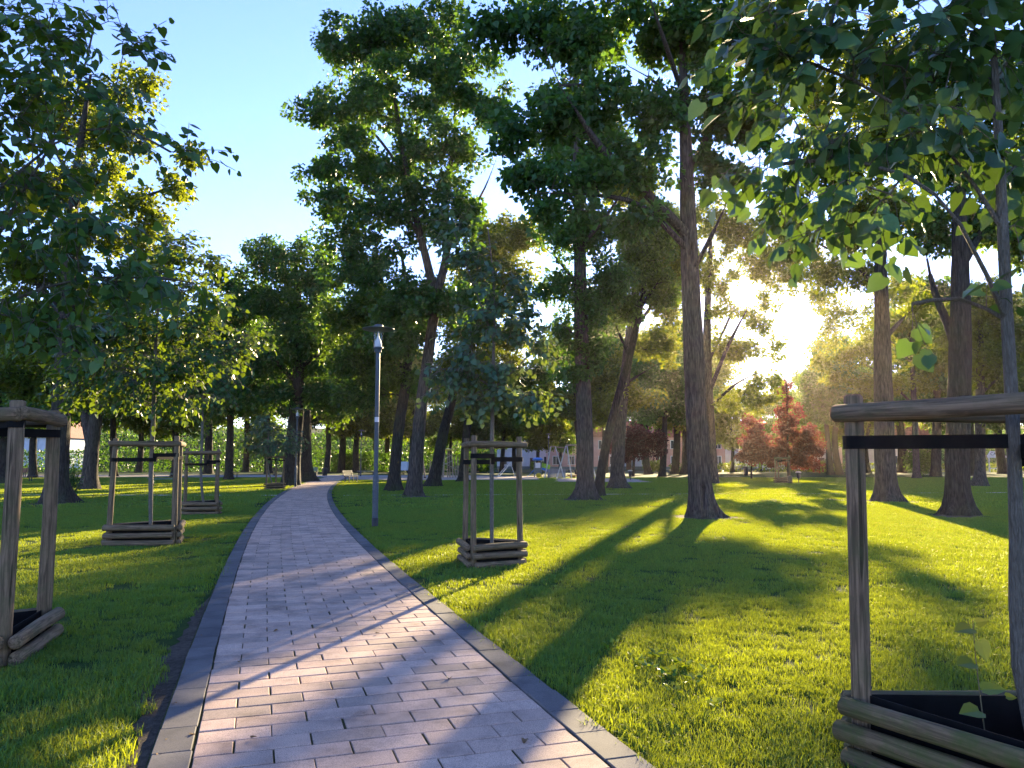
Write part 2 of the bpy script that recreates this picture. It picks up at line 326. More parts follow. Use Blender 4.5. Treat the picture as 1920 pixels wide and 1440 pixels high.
for k, s in enumerate(ks):
    c, t = at_s(s); n = np.array([t[1], -t[0]])
    for u in (-1.215, 1.215): Vb.append((*(c + n * u), 0.021))
for k in range(len(ks) - 1): Fb.append([2 * k, 2 * k + 1, 2 * k + 3, 2 * k + 2])
footpath = put('footpath', mesh('footpath', Vb, Fb, M_JOINT), kind='structure')

def slab(lx, ly, h=0.03, bev=0.004):            # stone with chamfered top edges, origin at the middle of its top
    x, y = lx / 2, ly / 2; v = []
    for (a, b, z) in ((x, y, -h), (x, y, -bev), (x - bev, y - bev, 0)):
        v += [(-a, -b, z), (a, -b, z), (a, b, z), (-a, b, z)]
    f = [[8, 9, 10, 11]]
    for r in (0, 4):
        for q in range(4): f.append([r + q, r + (q + 1) % 4, r + 4 + (q + 1) % 4, r + 4 + q])
    return v, f
BR_L, BR_W = 0.40, 0.20; rb = random.Random(4)
def slab_mesh(nm, lx, ly, mat):
    v, f = slab(lx, ly); return mesh(nm, v, f, mat)
bm_full = [slab_mesh('brick', BR_L - g_, BR_W - 0.013, M_BRICK) for g_ in (0.006, 0.008, 0.011)]
bm_half = [slab_mesh('brick', BR_L / 2 - g_, BR_W - 0.013, M_BRICK) for g_ in (0.006, 0.009)]
km = [slab_mesh('kerb_stone', 0.197, 0.397, M_KERB), slab_mesh('kerb_stone', 0.194, 0.394, M_KERB)]
def place(s, u, rz=0.0, z=0.03):
    c, t = at_s(s); n = np.array([t[1], -t[0]]); p = c + n * u
    ang = math.atan2(t[1], t[0]) - math.pi / 2
    return Matrix.Translation((p[0], p[1], z)) @ Matrix.Rotation(ang + rz, 4, 'Z') @ Matrix.Rotation(rb.gauss(0, 0.004), 4, 'X') @ Matrix.Rotation(rb.gauss(0, 0.004), 4, 'Y')
s0, s_end = float(s_of_y(3.45)), L - 0.2
nb = 0; farV = []; farF = []; row = 0
def far_add(me_v, me_f, M, VV, FF):
    b = len(VV); VV += [tuple(M @ Vector(q)) for q in me_v]; FF += [[b + k for k in q] for q in me_f]
sv_full, sf_full = slab(BR_L - 0.009, BR_W - 0.013); sv_half, sf_half = slab(BR_L / 2 - 0.009, BR_W - 0.013)
def row_bricks(s, r):
    off = r % 2
    if off == 0: return [(-0.8 + 0.4 * k, 0) for k in range(5)]
    return [(-0.9, 1)] + [(-0.6 + 0.4 * k, 0) for k in range(4)] + [(0.9, 1)]
s = 0.3; r = 0
while s < s_end:
    near = s >= s0 and nb < 294
    for u, half in row_bricks(s, r):
        M = place(s, u + rb.gauss(0, 0.0025), rb.gauss(0, 0.003), 0.030 + rb.gauss(0, 0.0012))
        if near: put('brick', rb.choice(bm_half if half else bm_full), footpath, M); nb += 1
        else: far_add(sv_half if half else sv_full, sf_half if half else sf_full, M, farV, farF)
    s += BR_W; r += 1
o = put('brick_field', mesh('brick_field', farV, farF, M_BRICK), footpath); o['kind'] = 'stuff'
kv, kf = slab(0.196, 0.396); farV = []; farF = []
for side in (-1, 1):
    s = 0.3; n_k = 0
    while s < s_end:
        M = place(s, side * (1.103 + rb.gauss(0, 0.002)), rb.gauss(0, 0.003), 0.036 + rb.gauss(0, 0.0015))
        if s >= s0 and n_k < 100: put('kerb_stone', rb.choice(km), footpath, M); n_k += 1
        else: far_add(kv, kf, M, farV, farF)
        s += 0.40
o = put('kerb_row', mesh('kerb_row', farV, farF, M_KERB), footpath); o['kind'] = 'stuff'

def sheet(name, pts, z, mat, jag=0.0, seed=1, sub=6):
    rr = random.Random(seed); out = []
    n = len(pts)
    for k in range(n):
        a = Vector(pts[k]); b = Vector(pts[(k + 1) % n])
        for q in range(sub):
            p = a.lerp(b, q / sub); out.append((p.x + rr.uniform(-jag, jag), p.y + rr.uniform(-jag, jag), z))
    return put(name, mesh(name, out, [list(range(len(out)))], mat), kind='structure')
CROSS = [(-90, 75), (-30, 76), (-17, 77), (-3, 72), (-2, 84), (-30, 90), (-90, 90)]
sheet('gravel_road', CROSS, 0.010, M_GRAVEL, 0.25, 3)
SAND = [(-16, 67), (-9, 63), (-2, 63.5), (2.5, 64), (2.5, 80), (-2, 83.5), (-16, 76)]
sheet('sand_pit', SAND, 0.014, M_SAND, 0.2, 4)
SAND2 = [(3.2, 58), (10.5, 57), (11, 70), (3.6, 71)]
sheet('sand_pit', SAND2, 0.014, M_SAND, 0.2, 5)
def soil_patch(c, r, seed):                     # thin worn ground at a tree's foot
    rr = random.Random(seed); n = 40; ph = [rr.uniform(0, 6.28) for _ in range(4)]
    pts = [(c.x + r * q * math.cos(a), c.y + r * q * math.sin(a), 0.005) for a, q in ((2 * math.pi * k / n, 1 + .22 * math.sin(2 * 2 * math.pi * k / n + ph[0]) + .16 * math.sin(5 * 2 * math.pi * k / n + ph[1]) + rr.uniform(-.08, .08)) for k in range(n))]
    put('soil_patch', mesh('soil_patch', pts, [list(range(n))], M_SOIL), kind='structure')
WORN = [(G(1318, 970), 1.0), (G(1098, 938), 1.1), (G(775, 932), 1.0), (G(1662, 941), 0.95), (G(1797, 968), 0.9), (G(106, 945), 1.0)]
for k, (c_, r_) in enumerate(WORN): soil_patch(c_, r_, 50 + k)
# pale stone edging that crosses the lawns
for nm, pts in (('stone_edging', [(-10.6, 35.4), (-45, 36.6)]), ('stone_edging', [(-7.6, 35.3), (5, 36.6), (16, 37.4), (45, 41.5)])):
    vv = []; ff = []
    for k, (x, y) in enumerate(pts): vv += [(x, y - 0.09, 0.03), (x, y + 0.09, 0.03), (x, y - 0.09, 0.0), (x, y + 0.09, 0.0)]
    for k in range(len(pts) - 1):
        b = 4 * k; ff += [[b, b + 4, b + 5, b + 1], [b + 2, b + 6, b + 4, b], [b + 1, b + 5, b + 7, b + 3]]
    put(nm, mesh(nm, vv, ff, M_EDGING), kind='structure')
# worn soil beside the left kerb
vv = []; ff = []; rr = random.Random(8); ys = np.linspace(3.0, 9.6, 60)
for k, y in enumerate(ys):
    c, t = at_s(float(s_of_y(y))); n = np.array([t[1], -t[0]])
    wd = (0.20 + 0.07 * math.sin(y * 2.3) + rr.uniform(-.04, .04)) * min(1, (9.7 - y) / 2.5)
    a = c - n * 1.19; b = c - n * (1.20 + max(0.02, wd)); vv += [(*a, 0.016), (*b, 0.006)]
for k in range(len(ys) - 1): ff.append([2 * k + 1, 2 * k, 2 * k + 2, 2 * k + 3])
put('soil_strip', mesh('soil_strip', vv, ff, M_SOIL), kind='structure')

# ------------------------------------------------------------------ log tree guards
def log_mesh(nm, r, ln, mat, seed, n=18, rnd=0.25, taper=0.0):
    """round timber along local Z, centred, with eased ends and a slightly uneven girth"""
    rr = np.random.default_rng(seed); ph = rr.uniform(0, 6.28, 4)
    zs = [-.5, -.5, -.49, -.25, 0, .25, .49, .5, .5]; rs = [0.0, 1 - rnd, 1, 1, 1, 1, 1, 1 - rnd, 0.0]
    V = []; e = r * rnd
    for k, (z, q) in enumerate(zip(zs, rs)):
        zz = z * ln
        if k in (1, 0): zz = -ln / 2
        if k == 2: zz = -ln / 2 + e
        if k == 6: zz = ln / 2 - e
        for i_ in range(n):
            a = 2 * math.pi * i_ / n
            w_ = 1 + 0.035 * math.sin(2 * a + ph[0] + z * 2) + 0.02 * math.sin(3 * a + ph[1] - z * 3)
            R = r * (1 - taper * z) * w_ * max(q, 0.02); V.append((R * math.cos(a) + 0.006 * math.sin(z * 4 + ph[2]), R * math.sin(a) + 0.006 * math.sin(z * 3 + ph[3]), zz))
    F = []
    for k in range(len(zs) - 1):
        for i_ in range(n):
            j = (i_ + 1) % n; F.append([k * n + i_, k * n + j, (k + 1) * n + j, (k + 1) * n + i_])
    F.append(list(range(n))[::-1]); F.append([(len(zs) - 1) * n + i_ for i_ in range(n)])
    m = mesh(nm, V, F, mat); m.polygons.foreach_set('use_smooth', np.ones(len(m.polygons), bool))
    m.set_sharp_from_angle(angle=math.radians(50)); return m
def along(a, b):
    a = Vector(a); b = Vector(b); return Matrix.Translation((a + b) / 2) @ (b - a).to_track_quat('Z', 'Y').to_matrix().to_4x4()
seed_ = [10]
def log(name, a, b, r, parent, mat=M_LOG, over=0.0, rnd=0.22, taper=0.0):
    seed_[0] += 1; a = Vector(a); b = Vector(b); d = (b - a).normalized(); a = a - d * over; b = b + d * over
    return put(name, log_mesh(name, r, (b - a).length, mat, seed_[0], rnd=rnd, taper=taper), parent, along(a, b))
def strap(parent, post, tr, z, rp, rt, h=0.07):
    """flat black band looped round post and trunk"""
    a = Vector((post[0], post[1])); b = Vector((tr[0], tr[1])); d = (b - a).normalized(); n = Vector((-d.y, d.x)); loop = []
    for k in range(9):
        t = math.pi / 2 + math.pi * k / 8; q = a + (d * math.cos(t) + n * math.sin(t)) * (rp + 0.006); loop.append(q)
    for k in range(9):
        t = -math.pi / 2 + math.pi * k / 8; q = b + (d * math.cos(t) + n * math.sin(t)) * (rt + 0.008); loop.append(q)
    V = []; F = []; m = len(loop); cc = (a + b) / 2
    for q in loop:
        inn = q + (cc - q).normalized() * 0.005
        V += [(q.x, q.y, z - h / 2), (q.x, q.y, z + h / 2), (inn.x, inn.y, z + h / 2), (inn.x, inn.y, z - h / 2)]
    for k in range(m):
        j = (k + 1) % m
        for e in range(4): F.append([4 * k + e, 4 * j + e, 4 * j + (e + 1) % 4, 4 * k + (e + 1) % 4])
    return put('strap', mesh('strap', V, F, M_STRAP), parent)
def guard(tri, trunk, H, label, rp=0.05, rl=0.052, zs_=1.62, lean=0.03, nlog=3, mat=M_LOG, group=None, rail=True, straps=True, hmat=None):
    tri = [Vector((*q, 0)) for q in tri]; c = sum(tri, Vector()) / 3
    root = empty('tree_guard', (c.x, c.y, 0), label, 'tree guard', group); tops = []
    rg = random.Random(int(abs(c.x * 91 + c.y * 37)))
    for q in tri:
        top = q.lerp(c, lean) + Vector((rg.uniform(-.015, .015), rg.uniform(-.015, .015), H + rg.uniform(-.03, .03))); tops.append(top)
        log('post', q - Vector((0, 0, 0.1)), top, rp, root, mat, taper=0.08)
    for k in range(3):
        a, b = tri[k], tri[(k + 1) % 3]; out = ((a + b) / 2 - c).normalized()
        for l in range(nlog):
            z = rl * 0.85 + l * (2 * rl + 0.026); jit = Vector((rg.uniform(-.012, .012), rg.uniform(-.012, .012), 0))
            zz = z + (0.5 * rl if k == 1 else 0) * 0.4
            off = out * (rp + rl * 0.72)
            log('box_log', a + off + jit + Vector((0, 0, zz)), b + off + jit + Vector((0, 0, zz + rg.uniform(-.008, .008))), rl * rg.uniform(.93, 1.05), root, hmat or mat, over=rg.uniform(0.03, 0.075))
        if rail:
            ta, tb = tops[k], tops[(k + 1) % 3]
            zr = H - 0.115 - 0.012 * (k % 2)
            log('top_rail', Vector((ta.x, ta.y, zr)) + out * (rp * 0.9), Vector((tb.x, tb.y, zr)) + out * (rp * 0.9), rp * 0.98, root, mat, over=rg.uniform(0.06, 0.1))
    # black sheet inside the box
    V = []; F = []; hh = nlog * (2 * rl + .026) - 0.035
    ins = [q.lerp(c, 0.03) for q in tri]
    for q in ins: V += [(q.x, q.y, 0.0), (q.x, q.y, hh)]
    for q in ins:
        q2 = q.lerp(c, 0.02); V += [(q2.x, q2.y, 0.0), (q2.x, q2.y, hh)]
    for k in range(3):
        j = (k + 1) % 3; F += [[2 * k, 2 * j, 2 * j + 1, 2 * k + 1], [6 + 2 * k, 6 + 2 * k + 1, 6 + 2 * j + 1, 6 + 2 * j], [2 * k + 1, 2 * j + 1, 6 + 2 * j + 1, 6 + 2 * k + 1]]
    put('liner', mesh('liner', V, F, M_LINER), root)
    V = [(q.x, q.y, 0.07) for q in [q.lerp(c, 0.06) for q in tri]]
    put('mulch', mesh('mulch', V, [[0, 1, 2]], M_SOIL), root)
    if straps:
        for k, (q, tp) in enumerate(zip(tri, tops)):
            zz = zs_ + (0.05 if k == 0 else -0.04 * (k - 1)); f_ = zz / H; pq = q.lerp(tp, f_)
            strap(root, (pq.x, pq.y), trunk, zz, rp, 0.03)
    return root
GUARDS = []
def tri_from(p, q):                              # equilateral triangle on edge p-q, third corner to the left of p->q
    p = Vector(p); q = Vector(q); d = q - p; r = Vector((d.x * .5 - d.y * .866, d.x * .866 + d.y * .5)); return [p, q, p + r]
g_nl = [Vector((-3.90, 6.10)), Vector((-4.18, 7.08)), Vector((-4.95, 6.35))]; tr_nl = (-4.52, 6.55)
g_l1 = [Vector((-6.30, 14.62)), Vector((-6.66, 15.62)), Vector((-7.45, 14.50))]; tr_l1 = (-6.80, 14.80)
g_l2 = [Vector((-8.62, 22.85)), Vector((-9.00, 23.75)), Vector((-9.52, 22.75))]; tr_l2 = (-9.00, 23.0)
g_e = [Vector((-0.56, 11.50)), Vector((0.12, 11.92)), Vector((-0.74, 12.36))]; tr_e = (-0.30, 11.90)
g_nr = [Vector((1.80, 4.14)), Vector((2.37, 3.09)), Vector((2.99, 4.10))]; tr_nr = (2.56, 3.86)
g_c3 = [Vector((-13.55, 43.0)), Vector((-12.7, 43.3)), Vector((-13.3, 43.9))]; tr_c3 = (-13.2, 43.4)
p_r = G(1468, 906); g_c4 = [Vector((p_r.x - .5, p_r.y)), Vector((p_r.x + .5, p_r.y)), Vector((p_r.x, p_r.y + .9))]; tr_c4 = (p_r.x + .05, p_r.y + .3)
guard(g_nl, tr_nl, 2.04, 'grey timber tree guard with cracked posts at the left picture edge', 0.058, 0.055, 1.80, 0.06, nlog=2)
guard(g_l1, tr_l1, 2.00, 'timber tree guard on the lawn left of the path, second along the left side', 0.05, 0.056, 1.62, 0.03)
guard(g_l2, tr_l2, 1.92, 'timber tree guard partly behind a nearer one, third along the left side', 0.05, 0.055, 1.5, 0.0)
guard(g_e, tr_e, 1.92, 'timber tree guard standing alone on the lawn right of the path', 0.044, 0.05, 1.58, 0.03)
guard(g_nr, tr_nr, 1.92, 'large mossy timber tree guard at the right picture edge', 0.048, 0.052, 1.60, 0.03, hmat=M_LOG2)
guard(g_c3, tr_c3, 1.9, 'small far timber tree guard beside the thin lamp post', 0.045, 0.05, 1.6, 0.02)
guard(g_c4, tr_c4, 1.9, 'small far timber tree guard in front of the copper-red tree', 0.06, 0.06, 1.6, 0.02)
GUARDS = [g_nl, g_l1, g_l2, g_e, g_nr, g_c3, g_c4]

# ------------------------------------------------------------------ trees
def unit(v): return v / (np.linalg.norm(v, axis=-1, keepdims=True) + 1e-9)
QUAD_LEAF = (np.array([(0, 0, 0), (0.36, 0.42, 0.10), (0, 1, -0.06), (-0.36, 0.42, 0.10)]), np.array([(0, 1, 2), (0, 2, 3)]))
MAPLE_LEAF = (np.array([(0, 0, 0), (0.46, 0.22, 0.07), (0.30, 0.52, 0.03), (0, 1, -0.08), (-0.30, 0.52, 0.03), (-0.46, 0.22, 0.07)]),
              np.array([(0, 1, 2), (0, 2, 3), (0, 3, 4), (0, 4, 5)]))
HEART_LEAF = (np.array([(0, 0.06, 0), (0.22, -0.05, .03), (0.45, 0.16, .07), (0.40, 0.50, .05), (0.16, 0.84, -.02), (0, 1.04, -.08), (-0.16, 0.84, -.02), (-0.40, 0.50, .05), (-0.45, 0.16, .07), (-0.22, -0.05, .03), (0, 0.45, -.02)]),
              np.array([(10, k, k + 1) for k in range(9)] + [(10, 9, 0)]))
def leaves(rng, pos, axis, normal, size, tmpl):
    tv, tf = tmpl; a = unit(axis); n = normal - a * np.sum(normal * a, -1, keepdims=True); n = unit(n); b = np.cross(a, n)
    sz = size[:, None, None]
    V = pos[:, None] + sz * (tv[None, :, 0, None] * b[:, None] + tv[None, :, 1, None] * a[:, None] + (tv[None, :, 2] * rng.uniform(-.6, 2.4, (len(pos), 1)))[:, :, None] * n[:, None])
    F = tf[None] + (np.arange(len(pos)) * len(tv))[:, None, None]
    return V.reshape(-1, 3), F.reshape(-1, 3)

class Skel:
    def __init__(s): s.p = np.zeros((0, 3)); s.par = []; s.fix = []; s.ok = []; s.chains = []
    def add(s, p, par, r, ok=True):
        s.p = np.vstack([s.p, p]); s.par.append(par); s.fix.append(r); s.ok.append(ok); return len(s.par) - 1
    def poly(s, pts, step=0.5, zmin=0.0, root=False):
        pts = [(Vector(q[0]), q[1]) for q in pts]; ch = []
        par = -1
        if not root:
            d = np.linalg.norm(s.p - np.array(pts[0][0]), axis=1); par = int(np.argmin(d))
            pts[0] = (Vector(s.p[par]), pts[0][1])
        P3 = np.array([list(q[0]) + [q[1]] for q in pts]); out = []
        for k in range(len(P3) - 1):
            p0, p1, p2, p3 = P3[max(k - 1, 0)], P3[k], P3[k + 1], P3[min(k + 2, len(P3) - 1)]
            m = max(2, int(np.linalg.norm(p2[:3] - p1[:3]) / step))
            for t in np.linspace(0, 1, m, endpoint=False):
                out.append(p1 + 0.5 * t * (p2 - p0 + t * (2 * p0 - 5 * p1 + 4 * p2 - p3 + t * (3 * (p1 - p2) + p3 - p0))))
        out.append(P3[-1])
        for k, q in enumerate(out):
            if not root: q = q.copy(); q[3] = min(q[3], max(0.012, q[3] * 2.2 * (1 - k / max(1, len(out) - 1))))
            if k == 0 and not root: ch.append(par); continue
            par = s.add(q[:3], par, max(q[3], 0.01), q[2] > zmin); ch.append(par)
        s.chains.append((ch, root)); return ch
    def grow(s, rng, C, step=0.5, up=0.10, jit=0.08):
        C = np.asarray(C); okm = np.array(s.ok)
        d0 = np.min(np.linalg.norm(C[:, None] - s.p[okm][None], axis=2), axis=1); tips = []
        cap = len(s.p) + len(C) * 14
        buf = np.full((cap, 3), 1e6); buf[:len(s.p)] = np.where(okm[:, None], s.p, 1e6); nn = len(s.p); allp = [s.p]
        newp = []
        for k in np.argsort(d0):
            c = C[k]; dv = buf[:nn] - c; d = np.linalg.norm(dv, axis=1) + 0.7 * np.maximum(0, dv[:, 2] + 0.1)
            i_ = int(np.argmin(d)); a = buf[i_].copy(); ln = np.linalg.norm(c - a)
            m = min(13, max(1, int(ln / step))); mid = (a + c) / 2 + np.array([0, 0, up * ln]) + rng.normal(0, jit, 3) * ln
            par = i_
            for t in np.linspace(0, 1, m + 1)[1:]:
                q = a * (1 - t) ** 2 + 2 * mid * t * (1 - t) + c * t * t
                buf[nn] = q; newp.append(q); s.par.append(par); s.fix.append(0); s.ok.append(True); par = nn; nn += 1
            tips.append(par)
        s.p = np.vstack([s.p] + ([np.array(newp)] if newp else [])); return tips
    def radii(s, tip=0.012, e=2.3):
        n = len(s.par); acc = np.zeros(n)
        for k in range(n - 1, -1, -1):
            if acc[k] == 0: acc[k] = tip ** e
            if s.par[k] >= 0: acc[s.par[k]] += acc[k]
        r = acc ** (1 / e); fx = np.array(s.fix); 
        r = np.where(fx > 0, fx, r)
        for k in range(n):
            if s.par[k] >= 0 and s.fix[k] == 0: r[k] = min(r[k], r[s.par[k]] * 0.9)
        return r
def frusta(A, B, ra, rb_, n=5):
    d = unit(B - A); ref = np.where(np.abs(d[:, 2:3]) < 0.9, np.array([[0, 0, 1.0]]), np.array([[1.0, 0, 0]])); u = unit(np.cross(d, ref)); v = np.cross(d, u)
    th = np.arange(n) * 2 * np.pi / n; ring = np.cos(th)[None, :, None] * u[:, None] + np.sin(th)[None, :, None] * v[:, None]
    V = np.concatenate([A[:, None] + ring * ra[:, None, None], B[:, None] + ring * rb_[:, None, None]], 1).reshape(-1, 3)
    k = np.arange(n); q = np.stack([k, (k + 1) % n, n + (k + 1) % n, n + k], 1); F = q[None] + (np.arange(len(A)) * 2 * n)[:, None, None]
    return V, F.reshape(-1, 4)
def trunk_tube(pts, rad, seed, n=28, flare=1.0, ridge=0.035, flare_h=0.45):
    """main stem: smooth rings, buttressed foot, ridged bark"""
    rng = np.random.default_rng(seed); pts = np.asarray(pts); m = len(pts); th = np.arange(n) * 2 * np.pi / n
    ph = rng.uniform(0, 6.28, 6); nl = rng.integers(4, 7); V = []
    for k in range(m):
        z = pts[k][2] - pts[0][2]; fl = flare * 1.15 * math.exp(-max(z, 0) / (flare_h * .62))
        lobes = 0.12 + 1.05 * (0.5 + 0.5 * np.cos(nl * th + ph[0] + 0.9 * np.sin(th + ph[1]))) ** 1.8 * (0.75 + .35 * np.sin(th + ph[5]))
        w_ = 1 + fl * lobes + 0.05 * np.sin(2 * th + ph[2] + z * .25) + 0.03 * np.sin(3 * th + ph[3] - z * .4)
        w_ = w_ + ridge * (2.4 * (vnoise(th * n / 7.5, np.full(n, z * 1.1), 1.0, seed) - .5) + 1.6 * (vnoise(th * n / 3.2, np.full(n, z * 2.3), 1.0, seed + 9) - .5)) + fl * .22 * (vnoise(th * 6, np.full(n, z * 3), 1.0, seed + 3) - .5)
        R = rad[k] * 0.83 * w_; V.append(np.stack([pts[k][0] + R * np.cos(th), pts[k][1] + R * np.sin(th), np.full(n, pts[k][2])], 1))
    V = np.concatenate(V); k = np.arange(m - 1)[:, None] * n; i_ = np.arange(n)[None]; j = (i_ + 1) % n
    F = np.stack([k + i_, k + j, k + n + j, k + n + i_], -1).reshape(-1, 4); return V, F

def blob_points(rng, blobs, n, sun_gap=True):
    """blobs: (centre, (rx, ry, rz), weight)"""
    wts = np.array([(b[1][0] * b[1][1] * b[1][2]) ** 0.72 * b[2] for b in blobs]); cnt = np.maximum(1, np.round(n * wts / wts.sum())).astype(int); out = []
    for (c, r, _), k in zip(blobs, cnt):
        d = unit(rng.normal(size=(k, 3))); q = rng.uniform(0, 1, (k, 1)) ** (1 / 2.2); out.append(np.array(c) + d * q * np.array(r))
    C = np.concatenate(out); dz = C - np.array([0, 0, EYE]); dz = dz / np.linalg.norm(dz, axis=1, keepdims=True)
    return C[dz @ np.array(SUN_DIR) < math.cos(math.radians(1.15))] if sun_gap else C
def cluster_leaves(rng, C, per, rc, size, tmpl, flat=0.6, droop=0.35, ctr=None, spread=0.75):
    n = len(C); k = np.repeat(np.arange(n), per); m = len(k)
    sc = rng.uniform(0.65, 1.3, n)[k][:, None]
    d = unit(rng.normal(size=(m, 3))); q = rng.uniform(0, 1, (m, 1)) ** 0.5
    off = d * q * rc * sc * np.array([1, 1, flat]); off[:, 2] -= 0.18 * rc * (off[:, 0] ** 2 + off[:, 1] ** 2) / (rc * rc)
    pos = C[k] + off
    ax = unit(off + 1e-6) * 0.8 + rng.normal(0, 0.6, (m, 3)); ax[:, 2] -= droop
    nr = rng.normal(0, spread, (m, 3)); nr[:, 2] += 0.75
    return leaves(rng, pos, ax, nr, size * rng.uniform(0.45, 1.4, m), tmpl)
def twig_leaves(rng, C, axes, tw, length, size, tmpl, gap, droop=0.5):
    """each cluster = a few arching twigs with leaves hanging alternately from them"""
    P_, A_, N_ = [], [], []; TA, TB = [], []
    for c, ax in zip(C, axes):
        for _ in range(tw):
            d = unit(ax * 0.7 + rng.normal(0, 0.75, 3) * np.array([1, 1, .6])); ln = length * rng.uniform(0.6, 1.25); m = max(3, int(ln / gap)); p = c.copy(); side = 1
            for k in range(m):
                d = unit(d + np.array([0, 0, -droop * gap / length * 1.4]) + rng.normal(0, 0.08, 3)); q = p + d * gap; TA.append(p.copy()); TB.append(q.copy()); p = q
                s_ = unit(np.cross(d, np.array([0, 0, 1.0])) + 1e-6) * side; side = -side
                P_.append(p); A_.append(s_ * 0.75 + d * 0.45 + np.array([0, 0, -0.55]) + rng.normal(0, 0.3, 3)); N_.append(np.array([0, 0, 0.8]) + d * 0.5 + rng.normal(0, 0.45, 3))
    P_, A_, N_ = map(np.array, (P_, A_, N_)); P_ = P_ + unit(A_) * size * 0.25
    LV = leaves(rng, P_, A_, N_, size * rng.uniform(0.6, 1.2, len(P_)), tmpl); return LV, np.array(TA), np.array(TB)

def pix_blobs(lst, D, dk=0.9):
    out = []
    for q in lst:
        px, py, rx, ry = q[:4]; dd = q[4] if len(q) > 4 else 0; wt = q[5] if len(q) > 5 else 1
        c = P(px, py, D + dd); k = (D + dd) / F_PX; rxw, rzw = rx * k, ry * k
        out.append((np.array(c), (rxw, max(rxw, rzw) * dk, rzw), wt))
    return out
def pix_poly(lst, D):
    out = []
    for q in lst:
        px, py, r = q[:3]; dd = q[3] if len(q) > 3 else 0; out.append((P(px, py, D + dd), r))
    return out
TRUNKS = []
def tree_data(rng, trunk, limbs, blobs, nclus, per, rc, size, tmpl, zmin, tip=0.012, n=26, flare=0.9, twigs=None, step=0.5, base=None, flat=0.85, seed=1, up=0.10, ridge=0.045, tstep=0.3, sun_gap=True):
    sk = Skel(); ch = sk.poly(trunk, tstep, zmin, True)
    for l in limbs: sk.poly(l, 0.4, zmin)
    C = blob_points(rng, blobs, nclus, sun_gap); sk.grow(rng, C, step, up); r = sk.radii(tip)
    tv, tf = trunk_tube(sk.p[ch], r[ch], seed, n, flare, ridge=ridge, flare_h=max(0.25, trunk[0][1] * 1.1))
    inchain = set(ch); ed = [k for k in range(len(sk.par)) if sk.par[k] >= 0 and not (k in inchain and sk.par[k] in inchain)]
    ed = np.array(ed, int); pa = np.array(sk.par)[ed]; Vs = [tv]; Fs = [tf]; off = len(tv)
    ra = np.minimum(r[pa], r[ed] * 1.35)
    big = r[ed] > 0.05
    for msk, nn in ((big, 8), (~big, 4)):
        if msk.any():
            v, f = frusta(sk.p[pa[msk]], sk.p[ed[msk]], ra[msk], r[ed][msk], nn); Vs.append(v); Fs.append(f + off); off += len(v)
    if twigs:
        par_of = {}
        ax = unit(C - np.mean(C, 0)); ax[:, 2] *= 0.5
        (lv, lf), TA, TB = twig_leaves(rng, C, unit(ax), twigs['n'], twigs['len'], size, tmpl, twigs['gap'], twigs.get('droop', .5))
        v, f = frusta(TA, TB, np.full(len(TA), twigs.get('r', 0.004)), np.full(len(TA), twigs.get('r', 0.004) * .8), 3); Vs.append(v); Fs.append(f + off); off += len(v)
    else: lv, lf = cluster_leaves(rng, C, per, rc, size, tmpl, flat)
    return np.concatenate(Vs), [np.concatenate(Fs)], lv, lf
def tree(name, label, seed, D, trunk, limbs, blobs, nclus, per, rc, size, lmat, bark=M_BARK, tmpl=QUAD_LEAF, zmin=3.0, group=None, dk=0.9, world=False, category='tree', **kw):
    rng = np.random.default_rng(seed)
    tp = trunk if world else pix_poly(trunk, D); lp = [l if world else pix_poly(l, D) for l in limbs]
    b0 = Vector((tp[0][0][0], tp[0][0][1], 0)); tp = [(Vector((tp[0][0][0], tp[0][0][1], -0.12)), tp[0][1])] + list(tp[1:])
    bl = pix_blobs(blobs, D, dk)
    BV, BF, LV, LF = tree_data(rng, tp, lp, bl, nclus, per, rc, size, tmpl, zmin, seed=seed, **kw)
    root = empty(name, b0, label, category, group); o3 = np.array(b0)
    put('trunk', mesh('trunk', BV - o3, BF, bark, True), root, T(b0)); put('crown', mesh('crown', LV - o3, [LF], lmat), root, T(b0))
    TRUNKS.append((b0.x, b0.y, trunk[0][1 if world else 2] * 1.9)); return root

BIG = 'mature park trees'
# 1 tall maple right of the path, twin stems
tree('maple_tree', 'tall twin-stemmed maple right of the nearer lamp post, its crown against the blue sky', 11, 35.1,
     [(775, 932, .46), (779, 880, .40), (786, 800, .36), (797, 710, .32), (808, 630, .29), (815, 565, .27), (800, 490, .22), (778, 400, .18), (755, 280, .13), (735, 150, .08), (725, 60, .03)],
     [[(815, 565, .22), (838, 470, .18), (835, 370, .15, .6), (852, 250, .11, 1), (848, 110, .05, 1)], [(785, 440, .11), (730, 380, .09, -1), (660, 330, .06, -1.5)], [(812, 600, .12), (760, 540, .09, 1), (690, 500, .06, 1.5)],
      [(838, 450, .1), (900, 370, .07, 1), (930, 300, .05, 1.5)], [(770, 340, .08), (690, 240, .06, 1), (610, 220, .03, 1)]],
     [(690, 70, 95, 60), (640, 90, 55, 40), (790, 50, 100, 65), (590, 205, 55, 32), (640, 215, 60, 50), (740, 180, 100, 70), (860, 150, 85, 80), (600, 310, 45, 35), (690, 300, 95, 60), (820, 290, 100, 75), (915, 200, 50, 60),
      (625, 385, 55, 38), (730, 400, 95, 70), (850, 400, 75, 70), (690, 500, 80, 50), (640, 455, 45, 35), (780, 560, 110, 45), (740, 620, 80, 45), (860, 560, 60, 50)],
     430, 150, 0.62, 0.19, M_MAPLE, tmpl=MAPLE_LEAF, zmin=5.0, n=60, tstep=.2)
